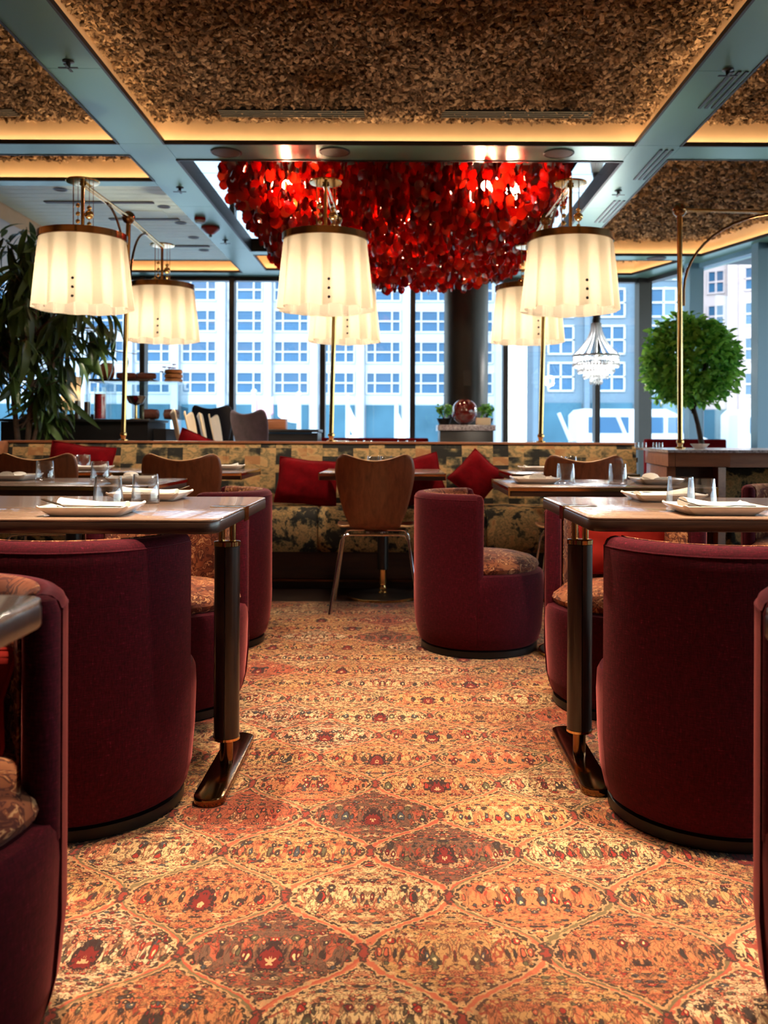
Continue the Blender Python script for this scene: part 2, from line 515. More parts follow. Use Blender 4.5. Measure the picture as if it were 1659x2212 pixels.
# ------------------------------------------------------------------ helpers: geometry
class MB:
    def __init__(s): s.v = []; s.f = []
    def add(s, vs, fs):
        o = len(s.v); s.v += [tuple(p) for p in vs]; s.f += [tuple(i + o for i in f) for f in fs]; return s
    def box(s, x0, x1, y0, y1, z0, z1):
        vs = [(x, y, z) for z in (z0, z1) for y in (y0, y1) for x in (x0, x1)]
        return s.add(vs, [(0, 2, 3, 1), (4, 5, 7, 6), (0, 1, 5, 4), (2, 6, 7, 3), (0, 4, 6, 2), (1, 3, 7, 5)])
    def prism(s, poly, z0, z1):
        n = len(poly)
        vs = [(x, y, z0) for x, y in poly] + [(x, y, z1) for x, y in poly]
        fs = [tuple(range(n - 1, -1, -1)), tuple(range(n, 2 * n))]
        fs += [(i, (i + 1) % n, n + (i + 1) % n, n + i) for i in range(n)]
        return s.add(vs, fs)
    def loft(s, rings, close=True, cap0=True, cap1=True):
        n = len(rings[0]); vs = [p for r in rings for p in r]; fs = []
        for k in range(len(rings) - 1):
            for i in range(n if close else n - 1):
                j = (i + 1) % n
                fs.append((k * n + i, k * n + j, (k + 1) * n + j, (k + 1) * n + i))
        if cap0: fs.append(tuple(range(n - 1, -1, -1)))
        if cap1: fs.append(tuple(range((len(rings) - 1) * n, len(rings) * n)))
        return s.add(vs, fs)
    def lathe(s, prof, n=24, c=(0, 0, 0), cap0=True, cap1=True):
        rings = [[(c[0] + r * cos(2 * pi * i / n), c[1] + r * sin(2 * pi * i / n), c[2] + z) for i in range(n)] for r, z in prof]
        return s.loft(rings, True, cap0, cap1)
    def tube(s, pts, r, n=8, caps=True):
        pts = [Vector(p) for p in pts]; rings = []
        t0 = (pts[1] - pts[0]).normalized()
        up = Vector((0, 0, 1)) if abs(t0.z) < 0.9 else Vector((1, 0, 0))
        nrm = t0.cross(up).normalized()
        for i, p in enumerate(pts):
            a = pts[max(0, i - 1)]; b = pts[min(len(pts) - 1, i + 1)]
            t = (b - a).normalized()
            nrm = (nrm - t * nrm.dot(t)).normalized(); bn = t.cross(nrm)
            rr = r[i] if isinstance(r, (list, tuple)) else r
            rings.append([tuple(p + nrm * (rr * cos(2 * pi * k / n)) + bn * (rr * sin(2 * pi * k / n))) for k in range(n)])
        return s.loft(rings, True, caps, caps)
    def sphere(s, c, r, nu=16, nv=10, sz=1.0):
        prof = [(max(1e-4, r * sin(pi * k / nv)), -r * sz * cos(pi * k / nv)) for k in range(nv + 1)]
        return s.lathe(prof, nu, c)
    def torus(s, c, R, r, n=32, k=8, axis='z'):
        rings = []
        for i in range(n):
            a = 2 * pi * i / n; ring = []
            for j in range(k):
                b = 2 * pi * j / k
                x, y, z = (R + r * cos(b)) * cos(a), (R + r * cos(b)) * sin(a), r * sin(b)
                if axis == 'y': x, y, z = x, z, y
                if axis == 'x': x, y, z = z, x, y
                ring.append((c[0] + x, c[1] + y, c[2] + z))
            rings.append(ring)
        rings.append(rings[0])
        return s.loft(rings, True, False, False)
    def grid(s, fn, nu, nv):
        vs = [fn(i / nu, j / nv) for j in range(nv + 1) for i in range(nu + 1)]
        fs = [(j * (nu + 1) + i, j * (nu + 1) + i + 1, (j + 1) * (nu + 1) + i + 1, (j + 1) * (nu + 1) + i) for j in range(nv) for i in range(nu)]
        return s.add(vs, fs)
    def rbox(s, x0, x1, y0, y1, z0, z1, rad=0.03, bev=0.006, n=5):
        """box with rounded upright corners and bevelled rims"""
        def ring(inset, z):
            r = max(rad - inset, 0.0005); pts = []
            for cx, cy, a0 in ((x1 - rad, y1 - rad, 0), (x0 + rad, y1 - rad, pi / 2), (x0 + rad, y0 + rad, pi), (x1 - rad, y0 + rad, 1.5 * pi)):
                for k in range(n + 1):
                    a = a0 + pi / 2 * k / n; pts.append((cx + r * cos(a), cy + r * sin(a), z))
            return pts
        b = bev
        return s.loft([ring(b, z0), ring(b * 0.3, z0 + b * 0.3), ring(0, z0 + b), ring(0, z1 - b), ring(b * 0.3, z1 - b * 0.3), ring(b, z1)])
    def xf(s, mtx):
        s.v = [tuple(mtx @ Vector(p)) for p in s.v]; return s
    def build(s, name, mat, parent=None, loc=(0, 0, 0), smooth=True, sharp=0.7, recalc=True):
        me = bpy.data.meshes.new(name)
        me.from_pydata(s.v, [], s.f)
        if recalc:
            bm = bmesh.new(); bm.from_mesh(me)
            bmesh.ops.recalc_face_normals(bm, faces=bm.faces[:])
            bm.to_mesh(me); bm.free()
        me.materials.append(mat)
        if smooth:
            me.polygons.foreach_set('use_smooth', [True] * len(me.polygons))
            me.set_sharp_from_angle(angle=sharp)
        o = bpy.data.objects.new(name, me)
        COL.objects.link(o)
        o.location = loc
        if parent: o.parent = parent
        return o

def tag(o, label=None, cat=None, group=None, kind=None):
    if label: o['label'] = label
    if cat: o['category'] = cat
    if group: o['group'] = group
    if kind: o['kind'] = kind
    return o

def thing(name, label, cat, loc=(0, 0, 0), rz=0.0, group=None):
    o = bpy.data.objects.new(name, None); o.empty_display_size = 0.1
    COL.objects.link(o); o.location = loc; o.rotation_euler = (0, 0, rz)
    return tag(o, label, cat, group)

def struct(name):
    o = bpy.data.objects.new(name, None); COL.objects.link(o)
    return tag(o, kind='structure')

def dup(root, loc=None, rz=None, label=None, group=None, parent=None):
    c = root.copy(); COL.objects.link(c)
    if parent is not None: c.parent = parent
    for ch in list(root.children): dup(ch, parent=c)
    if loc is not None: c.location = loc
    if rz is not None: c.rotation_euler = (0, 0, rz)
    if label: c['label'] = label
    if group: c['group'] = group
    return c

def light(name, kind, loc, energy, color, parent=None, rot=None, **kw):
    d = bpy.data.lights.new(name, kind); d.energy = energy; d.color = color
    for k, v in kw.items(): setattr(d, k, v)
    o = bpy.data.objects.new(name, d); COL.objects.link(o); o.location = loc
    if rot: o.rotation_euler = rot
    if parent: o.parent = parent
    return o

WARM = (1.0, 0.72, 0.46)

# ------------------------------------------------------------------ the setting
fl = MB().box(-8, 8, -3, 5.30, -0.05, 0.0).build('floor', M['carpet'], smooth=False)
tag(fl, kind='structure')
MB().box(-8, 8, 5.30, 6.95, -0.05, -0.004).build('dark_boards', M['dark_floor'], fl, smooth=False)
MB().box(-8, 8, 6.95, 12.2, -0.05, -0.002).build('stone_floor', M['pale_floor'], fl, smooth=False)

HS = 2.90            # soffit
ceil = MB().box(-8, 8, -3, 12.4, 3.35, 3.45).build('ceiling', M['trim_dark'], smooth=False)
tag(ceil, kind='structure')

# painted metal beams of the soffit, panel by panel
BX = (-1.875, -1.565, 1.545, 1.855)
def beam(x0, x1, y0, y1, z=HS):
    MB().box(x0, x1, y0, y1, z, z + 0.022).build('soffit_panel', M['soffit'], ceil, smooth=False)
for x0, x1 in ((BX[0], BX[1]), (BX[2], BX[3])):
    ys = [-3.0, -0.2, 1.7, 3.3, 4.75, 5.97, 7.6, 9.3, 11.05]
    for y0, y1 in zip(ys[:-1], ys[1:]): beam(x0, x1, y0 + 0.002, y1 - 0.002)
beam(BX[1] + .002, BX[2] - .002, 5.97, 6.31)
beam(BX[1] + .002, BX[2] - .002, 9.42, 9.64)
beam(BX[1] + .002, BX[2] - .002, 10.5, 11.05)
beam(BX[1] + .002, BX[2] - .002, 0.9, 1.3)
beam(-8, BX[0] - .002, 5.97, 6.22)
beam(-8, BX[0] - .002, 6.84, 6.99)
beam(-8, BX[0] - .002, 10.66, 11.05)
beam(BX[3] + .002, 8, 5.97, 6.27)
def poly_panel(pts, name='soffit_panel', mat='soffit', z0=HS, z1=HS + 0.022):
    return MB().prism(pts, z0, z1).build(name, M[mat], ceil, smooth=False)
# right bay: soffit follows the slanting window wall
WY0, WX0, WSL = 11.0, 3.02, -0.322           # window wall: x = WX0 + (WY0-y)*0.322
wx = lambda y: WX0 + (WY0 - y) * 0.322
cx1 = lambda y: 3.19 + (9.58 - y) * 0.316     # slanting edge of the cork bay
poly_panel([(cx1(9.58), 9.58), (cx1(6.27), 6.27), (wx(6.27) + .3, 6.27), (wx(9.58) + .3, 9.58)])
poly_panel([(BX[3] + .002, 9.58), (wx(9.58) + .3, 9.58), (wx(9.84) + .3, 9.84), (BX[3] + .002, 9.84)])
poly_panel([(3.07, 9.84), (wx(9.84) + .3, 9.84), (wx(11.05) + .3, 11.05), (2.74, 11.05), (2.74, 10.72)])
poly_panel([(BX[3] + .002, 10.72), (2.74, 10.72), (2.74, 11.05), (BX[3] + .002, 11.05)])

def chips(poly_test, bounds, z, seed, density, size):
    r = random.Random(seed); mb = MB()
    x0, x1, y0, y1 = bounds
    for k in range(int((x1 - x0) * (y1 - y0) * density)):
        x, y = r.uniform(x0, x1), r.uniform(y0, y1)
        if not poly_test(x, y): continue
        sx, sy, sz = size * r.uniform(.5, 1.3), size * r.uniform(.35, .9), size * r.uniform(.10, .35)
        q = Matrix.Rotation(r.uniform(0, pi), 3, 'Z') @ Matrix.Rotation(r.gauss(0, .6), 3, 'X') @ Matrix.Rotation(r.gauss(0, .6), 3, 'Y')
        zc = z - r.uniform(-.004, .022)
        vs = []
        for sgn in (-1, 1):
            for (a, b) in ((-1, -.6), (.2, -1), (1, .1), (.1, 1)):
                vs.append(Vector((x, y, zc)) + q @ Vector((a * sx / 2 * r.uniform(.7, 1.1), b * sy / 2 * r.uniform(.7, 1.1), sgn * sz / 2)))
        mb.add(vs, [(0, 1, 2, 3), (7, 6, 5, 4), (0, 4, 5, 1), (1, 5, 6, 2), (2, 6, 7, 3), (3, 7, 4, 0)])
    return mb

def inside(poly):
    def t(x, y):
        c = False; n = len(poly)
        for i in range(n):
            xa, ya = poly[i]; xb, yb = poly[i - 1]
            if (ya > y) != (yb > y) and x < (xb - xa) * (y - ya) / (yb - ya) + xa: c = not c
        return c
    return t

def offset(poly, d):
    """grow a counter-clockwise polygon by d"""
    n = len(poly); out = []
    for i in range(n):
        p0, p1, p2 = Vector(poly[i - 1]), Vector(poly[i]), Vector(poly[(i + 1) % n])
        e1, e2 = (p1 - p0).normalized(), (p2 - p1).normalized()
        n1, n2 = Vector((e1.y, -e1.x)), Vector((e2.y, -e2.x))
        b = (n1 + n2).normalized()
        out.append(tuple(p1 + b * (d / max(.3, b.dot(n1)))))
    return out

def coffer(poly, chip_bounds=None, density=900, size=0.055, seed=1, depth=0.195, top='cork', led=True, off=0.09):
    outer = offset(poly, off)
    n = len(poly)
    zt = HS + depth
    f = MB()
    for i in range(n):
        a, b = outer[i], outer[(i + 1) % n]
        f.add([(a[0], a[1], HS + .022), (b[0], b[1], HS + .022), (b[0], b[1], zt + .01), (a[0], a[1], zt + .01)], [(0, 1, 2, 3)])
    f.build('cove_face', M['tan'], ceil, smooth=False)
    lip = MB(); inner = offset(poly, -.004); oo = offset(poly, .010)
    for i in range(n):
        j = (i + 1) % n
        lip.add([(inner[i][0], inner[i][1], HS - .004), (inner[j][0], inner[j][1], HS - .004), (oo[j][0], oo[j][1], HS - .004), (oo[i][0], oo[i][1], HS - .004),
                 (inner[i][0], inner[i][1], HS + .024), (inner[j][0], inner[j][1], HS + .024), (oo[j][0], oo[j][1], HS + .024), (oo[i][0], oo[i][1], HS + .024)],
                [(0, 1, 2, 3), (7, 6, 5, 4), (0, 4, 5, 1), (1, 5, 6, 2), (2, 6, 7, 3), (3, 7, 4, 0)])
    lip.build('cove_lip', M['trim_dark'], ceil, smooth=False)
    if led:
        m1, m2 = offset(poly, .045), offset(poly, .06)
        st = MB()
        for i in range(n):
            j = (i + 1) % n
            st.add([(m1[i][0], m1[i][1], HS + .026), (m1[j][0], m1[j][1], HS + .026), (m2[j][0], m2[j][1], HS + .026), (m2[i][0], m2[i][1], HS + .026)], [(0, 1, 2, 3)])
        st.build('led_strip', M['led'], ceil, smooth=False)
    if top == 'cork':
        MB().prism(outer, zt, zt + .02).build('cork_panel', M['cork_ground'], ceil, smooth=False)
        if chip_bounds:
            o = chips(inside(outer), chip_bounds, zt, seed, density, size).build('cork_chips', M['cork'], ceil, smooth=False, recalc=False)
            o['kind'] = 'stuff'
    elif top:
        MB().prism(outer, zt, zt + .02).build('coffer_panel', M[top], ceil, smooth=False)

rect = lambda x0, x1, y0, y1: [(x0, y0), (x1, y0), (x1, y1), (x0, y1)]
coffer(rect(BX[1], BX[2], 1.3, 5.97), (-1.7, 1.7, 3.7, 6.1), 2600, 0.046, 11)
coffer(rect(-6.2, BX[0], 1.3, 5.97), (-3.2, -1.75, 4.2, 6.1), 2600, 0.046, 12)
coffer(rect(BX[3], 5.5, 1.3, 5.97), (1.75, 3.0, 4.2, 6.1), 2600, 0.046, 13)
coffer(rect(-6.2, BX[0], 6.22, 6.84), (-3.4, -1.78, 6.1, 6.95), 900, 0.06, 14)
coffer([(BX[3], 6.27), (cx1(6.27), 6.27), (cx1(9.58), 9.58), (BX[3], 9.58)], (1.75, 4.2, 6.2, 9.7), 1100, 0.065, 15)
coffer([(BX[3], 9.84), (3.07, 9.84), (2.74, 10.72), (BX[3], 10.72)], (1.8, 3.1, 9.8, 10.8), 500, 0.07, 16)
coffer(rect(BX[1], BX[2], 9.64, 10.5), None, top='tan')
coffer(rect(-6.2, BX[0], 9.95, 10.66), None, top='tan')
# near end strips that close the ceiling behind the camera
for y0, y1 in ((-3, 1.3),):
    MB().box(-8, BX[0], y0, y1, HS, HS + .02).build('soffit_panel', M['soffit'], ceil, smooth=False)
    MB().box(BX[3], 8, y0, y1, HS, HS + .02).build('soffit_panel', M['soffit'], ceil, smooth=False)
MB().box(BX[1], BX[2], -3, .9, HS, HS + .02).build('soffit_panel', M['soffit'], ceil, smooth=False)
# left bay: narrow painted planks, one by one
yy = 6.99
while yy < 9.93:
    MB().box(-3.32, BX[0] - .003, yy + .004, min(yy + .116, 9.94), HS + .004, HS + .02).build('ceiling_plank', M['plank'], ceil, smooth=False)
    yy += .12
MB().box(-8, -3.34, 6.99, 9.95, HS - .13, HS - .10).build('bulkhead', M['tan'], ceil, smooth=False)
MB().box(-3.345, -3.325, 6.99, 9.95, HS - .13, HS + .02).build('bulkhead_edge', M['tan'], ceil, smooth=False)
for k, (x0, x1, y) in enumerate(((-2.95, -2.05, 7.48), (-2.6, -1.98, 8.06), (-2.35, -1.95, 9.2))):
    mb = MB()
    mb.box(x0, x1, y - .03, y + .03, HS - .004, HS + .003)
    mb.build('slot_diffuser', M['vent'], ceil, smooth=False)
MB().box(-2.44, -2.05, 7.76, 8.02, HS + .001, HS + .0035).build('access_panel', M['plank'], ceil, smooth=False)
# slot grilles set in the cork
for x0, x1 in ((-1.18, -.24), (.26, 1.24)):
    g = MB()
    for q in range(4): g.box(x0, x1, 5.80 + q * .035, 5.815 + q * .035, HS + .160, HS + .18)
    g.box(x0, x1, 5.795, 5.94, HS + .178, HS + .190)
    g.build('grille', M['trim_dark'], ceil, smooth=False)
g = MB()
for q in range(4): g.box(-3.3, -2.5, 5.80 + q * .035, 5.815 + q * .035, HS + .160, HS + .18)
g.build('grille', M['vent'], ceil, smooth=False)
for y0, y1 in ((4.75, 5.28), (6.05, 6.75), (7.35, 8.1)):
    g = MB()
    for q in range(3): g.box(1.735 + q * .038, 1.752 + q * .038, y0, y1, HS - .006, HS - .0005)
    g.build('grille', M['frame'], ceil, smooth=False)

# shallow recess lined with mirror tiles round the red chandelier
for y0 in [6.33 + .515 * k for k in range(6)]:
    for x0, x1 in ((-1.56, -1.30), (1.28, 1.54)):
        mb = MB().box(x0, x1, y0 + .004, y0 + .511, HS + .062, HS + .068)
        mb.build('mirror_tile', M['mirror'], ceil, smooth=False)
MB().box(-1.30, 1.28, 6.31, 9.42, HS + .10, HS + .12).build('chandelier_recess', M['trim_dark'], ceil, smooth=False)
fr = MB()
fr.box(-1.57, 1.55, 6.305, 6.325, HS - .006, HS + .09); fr.box(-1.57, 1.55, 9.41, 9.43, HS - .006, HS + .09)
fr.box(-1.575, -1.555, 6.31, 9.42, HS - .006, HS + .09); fr.box(1.535, 1.555, 6.31, 9.42, HS - .006, HS + .09)
fr.build('recess_trim', M['trim_dark'], ceil, smooth=False)

# walls
tag(MB().box(-7.2, -7.0, -3, 11.3, 0, 3.3).build('wall_left', M['wall'], smooth=False), kind='structure')
tag(MB().box(-8, 9, -3.2, -3.0, 0, 3.3).build('wall_front', M['wall'], smooth=False), kind='structure')

# back window wall, bay by bay
mull = [-7.0, -5.95, -4.88, -3.82, -2.75, -2.02, -.915, .165, 1.275, 2.385, WX0]
mull = [-7.0, -6.3, -5.25, -4.2, -3.12, -2.04, -.94, .15, 1.275, 2.385, WX0]
HEADZ = 2.90
for i in range(len(mull) - 1):
    x0, x1 = mull[i], mull[i + 1]
    w = MB()
    w.box(x0 - .031, x0 + .031, 10.90, 11.06, 0, HS)
    w.box(x0, x1, 10.94, 11.04, 0.0, .10)
    w.box(x0, x1, 10.94, 11.04, HEADZ - .05, HS + .3)
    o = w.build('window_%d' % (i + 1), M['frame'], smooth=False); tag(o, kind='structure')
    MB().box(x0 + .031, x1 - .031, 10.985, 10.995, .10, HEADZ - .05).build('pane', M['pane'], o, smooth=False)
# slanting window wall to the right
ry = [11.0, 10.05, 9.0, 7.9, 6.8, 5.7, 4.6, 3.5, 2.4, 1.3, .2, -.9, -2.0, -3.0]
for i in range(len(ry) - 1):
    ya, yb = ry[i], ry[i + 1]
    A, B = Vector((wx(ya), ya, 0)), Vector((wx(yb), yb, 0))
    d = (B - A).normalized(); nrm = Vector((-d.y, d.x, 0))
    def slab(mb, s0, s1, t0, t1, z0, z1):
        P = [A + d * s0 + nrm * t0, A + d * s1 + nrm * t0, A + d * s1 + nrm * t1, A + d * s0 + nrm * t1]
        mb.prism([(p.x, p.y) for p in P], z0, z1)
    L = (B - A).length
    w = MB()
    slab(w, -.05, .05, -.16, .02, 0, HS)
    slab(w, 0, L, -.04, .06, 0, .10)
    slab(w, 0, L, -.04, .06, HEADZ - .05, HS + .3)
    o = w.build('window_%d' % (i + 11), M['frame'] if i == 0 else M['frame_blue'], smooth=False); tag(o, kind='structure')
    g = MB(); slab(g, .05, L - .05, .005, .015, .10, HEADZ - .05)
    g.build('pane', M['pane'], o, smooth=False)
col = MB().lathe([(.235, 0), (.235, HS)], 40, (.70, 9.62, 0)).build('column', M['column'])
tag(col, kind='structure')
MB().box(.66, .74, 9.370, 9.388, 1.50, 1.66).build('wall_switch', M['frame'], col, smooth=False)

# ------------------------------------------------------------------ outside
tag(MB().box(-90, 90, 12.4, 140, -.25, -.12).build('street', M['asphalt'], smooth=False), kind='structure')
def facade(label, name, origin, ang, nb, bay, floors, fh, z0, wall, win_w, win_h, fin, first_bay=0, panes=(.25, .5, .25), light_frame='white', cats='building'):
    t = thing(name, label, cats, origin, ang)
    W = nb * bay
    top = z0 + 10 * fh + 2
    MB().box(0, W, .5, 12, 0, top).build('wall', wall, t, smooth=False)
    # pale upright fins between the bays and bands between the floors
    for b in range(nb + 1):
        MB().box(b * bay - fin / 2, b * bay + fin / 2, -.25, .5, 0, top).build('fin', wall, t, smooth=False)
    win_mesh = None; pane_meshes = []
    fx = [-win_w / 2]
    for p in panes: fx.append(fx[-1] + p * win_w)
    th = .16
    for k in range(floors):
        for b in range(nb):
            cx = b * bay + bay / 2; zc = z0 + k * fh + fh * .5
            if win_mesh is None:
                f = MB()
                for x in fx: f.box(x - th / 2, x + th / 2, -.1, .12, -win_h / 2, win_h / 2)
                for z in (-win_h / 2, 0, win_h / 2): f.box(-win_w / 2 - th / 2, win_w / 2 + th / 2, -.1, .12, z - th / 2, z + th / 2)
                o = f.build('window', M[light_frame], t, (cx, .45, zc), smooth=False); win_mesh = o.data
                for q in range(len(panes)):
                    for z in (-win_h / 2, 0):
                        pn = MB().box(fx[q] + th / 2, fx[q + 1] - th / 2, .02, .06, z + th / 2, z + win_h / 2 - th / 2).build('pane', M['glazing'], o, smooth=False)
                        pane_meshes.append(pn.data)
            else:
                o = bpy.data.objects.new('window', win_mesh); COL.objects.link(o); o.parent = t; o.location = (cx, .45, zc)
                for pm in pane_meshes:
                    pn = bpy.data.objects.new('pane', pm); COL.objects.link(pn); pn.parent = o
    # shop glazing at street level
    for b in range(nb):
        g = MB().box(b * bay + fin / 2 + .2, (b + 1) * bay - fin / 2 - .2, .3, .46, .3, z0 - .7).build('shop_glazing', M['shopglass'], t, smooth=False)
    return t
facade('white office building with rows of blue paned windows across the street', 'office_building', (-66.0, 100, -.12), 0, 15, 5.13, 6, 3.44, 5.3, M['facade'], 3.75, 2.35, .85)
facade('stone building coloured blue grey as in shade, with white window frames behind the topiary tree', 'stone_building', (12.6, 84, -.12), radians(-4), 3, 4.7, 6, 3.44, 5.0, M['facade2'], 2.3, 2.6, .5, panes=(.5, .5))
facade('pale rose tower with narrow windows seen through the slanting window wall', 'tower_building', (29.5, 90, -.12), radians(-38), 10, 3.6, 6, 3.4, 4.6, M['facade3'], 1.6, 2.2, .9, panes=(.5, .5), light_frame='facade3')

def van(label, loc, rz=0):
    t = thing('delivery_van', label, 'van', loc, rz, 'parked white vans')
    prof = [(-2.4, .35), (-2.4, 1.95), (-2.2, 2.15), (.9, 2.15), (1.35, 1.95), (1.95, 1.25), (2.45, 1.05), (2.5, .35)]
    b = MB(); n = len(prof)
    rings = [[(x * (1 - e), y, z - (z > 1.2) * 0.0) for x, z in prof] for y, e in ((-.95, .02), (-.9, 0), (.9, 0), (.95, .02))]
    b.loft(rings); b.build('body', M['white'], t, sharp=.5)
    MB().box(.95, 1.75, -.965, -.945, 1.25, 1.85).build('side_window', M['glazing'], t, smooth=False)
    MB().box(-.2, .8, -.965, -.945, 1.25, 1.85).build('side_window', M['glazing'], t, smooth=False)
    MB().box(-2.0, -.5, -.965, -.945, 1.25, 1.85).build('side_window', M['glazing'], t, smooth=False)
    MB().box(-2.38, 2.45, -.975, -.945, .38, .62).build('sill_trim', M['tyre'], t, smooth=False)
    for x in (-1.6, 1.7):
        for y in (-.88, .88):
            w = MB().lathe([(.12, -.1), (.34, -.1), (.36, 0), (.34, .1), (.12, .1)], 20)
            w.xf(Matrix.Translation((x, y, .36)) @ Matrix.Rotation(pi / 2, 4, 'X')); w.build('wheel', M['tyre'], t)
    return t
van('white delivery van parked on the street behind the crystal chandelier', (9.0, 34.5, -.12))
van('white delivery van parked at the left of the topiary tree', (14.8, 34.0, -.12))
van('white delivery van half behind the topiary trunk', (20.6, 37.0, -.12))
for k, (x, lab) in enumerate(((4.55, 'white leaning barrier arm beside the near van'), (6.05, 'white leaning barrier arm left of the topiary tree'))):
    t = thing('barrier_arm', lab, 'barrier', (x, 23.5, -.12))
    MB().box(-.12, .12, -.12, .12, 0, .6).build('post', M['white'], t, smooth=False)
    MB().tube([(0.1, 0, .5), (-.42, 0, 1.72)], .05, 8).build('arm', M['white'], t)
def flagpole(label, x, top, flag, red=False):
    t = thing('flagpole', label, 'flagpole', (x, 38, -.12), 0, 'flagpoles along the street')
    MB().lathe([(.16, 0), (.16, .3), (.10, .34), (.09, top), (.05, top + .02)], 12).build('pole', M['white'], t)
    MB().sphere((0, 0, top + .1), .13, 12, 8).build('finial', M['white'], t)
    if flag:
        def fn(u, v):
            return (flag * (.08 + 1.25 * u), .12 * sin(5 * u + v), top - .15 - .95 * v * (1 - .25 * u) - .85 * u * (1 - u * .4) + (.55 * u if abs(flag) > .6 else -.3 * u))
        fl_ = MB().grid(fn, 12, 8).build('flag', M['redstripe'] if red else M['flagcloth'], t)
        md = fl_.modifiers.new('thickness', 'SOLIDIFY'); md.thickness = .02
    MB().sphere((.22, -.2, .95), .2, 14, 8).build('globe', M['warmglobe'], t)
    return t
flagpole('white flagpole with a faded red flag left of the middle window', -6.15, 2.85, .62, True)
flagpole('white flagpole with a white flag blowing left', -4.25, 2.75, -.66)
flagpole('white flagpole with limp white flag right of the middle lamp pole', -2.2, 2.6, .35)
flagpole('white flagpole with a pale violet pennant by the dark column', -.15, 2.4, .3)

# ------------------------------------------------------------------ furniture builders
def arc(r, a0, a1, n): return [(r * cos(a0 + (a1 - a0) * k / n), r * sin(a0 + (a1 - a0) * k / n)) for k in range(n + 1)]

def make_barrel_chair(label):
    """round tub chair, back on the -y side, sitter looks to +y"""
    t = thing('barrel_chair', label, 'chair', (0, 0, 0), 0)
    MB().lathe([(.262, 0), (.268, .004), (.268, .030), (.258, .036)], 48).build('plinth', M['black'], t)
    MB().lathe([(.255, .032), (.276, .050), (.288, .10), (.296, .20), (.299, .30), (.297, .345), (.290, .360), (.262, .368), (.2, .369)], 56).build('drum', M['fabric'], t)
    # cushion, domed
    cu = MB()
    rings = []
    for r, z in ((.258, .362), (.270, .372), (.276, .388), (.270, .404), (.245, .420), (.19, .434), (.11, .442), (.02, .445)):
        ring = []
        for k in range(48):
            a = 2 * pi * k / 48; x, y = r * cos(a), r * sin(a)
            ring.append((x, max(y, -.222), z))
        rings.append(ring)
    cu.loft(rings)
    c = cu.build('seat_cushion', M['paisley'], t)
    # back: swept section with rounded rim
    a0 = -pi / 2 - radians(83); a1 = -pi / 2 + radians(83); n = 40
    ro = lambda z: .262 + .040 * min(1, max(0, (z - .034) / .12)) ** .5
    TOP = .716
    sec = []
    for z in (.045, .07, .11, .2, .3, .4, .5, .6, .66): sec.append((ro(z), z))
    sec += [(.302, .690), (.296, .706), (.285, .715), (.270, .718), (.255, .715), (.244, .706), (.239, .690), (.238, .40), (.238, .34)]
    rings = []
    for k in range(n + 1):
        a = a0 + (a1 - a0) * k / n
        rings.append([(r * cos(a), r * sin(a), z) for r, z in sec])
    b = MB(); b.loft(rings, True, True, True)
    bk = b.build('back', M['fabric'], t, sharp=1.1)
    # rounded ends of the back
    for a in (a0, a1):
        e = MB(); R = .270
        pr = [(.0295, .33), (.0295, .69), (.022, .709), (.008, .716)]
        e.lathe(pr, 20, (R * cos(a), R * sin(a), 0)); e.build('back_end', M['fabric'], bk)
    # lining on the inside
    li = MB()
    rings = []
    for k in range(n + 1):
        a = a0 + radians(2) + (a1 - a0 - radians(4)) * k / n
        rings.append([(r * cos(a), r * sin(a), z) for r, z in ((.2385, .37), (.232, .40), (.232, .690), (.238, .707), (.248, .7145), (.258, .7175))])
    li.loft(rings, False, False, False)
    l = li.build('back_lining', M['paisley'], t)
    md = l.modifiers.new('thickness', 'SOLIDIFY'); md.thickness = .004; md.offset = 0
    # piping along the outer top rim
    pts = [((.300) * cos(a0 + (a1 - a0) * k / n), (.300) * sin(a0 + (a1 - a0) * k / n), .693) for k in range(n + 1)]
    MB().tube(pts, .0028, 6).build('piping', M['fabric'], bk)
    return t

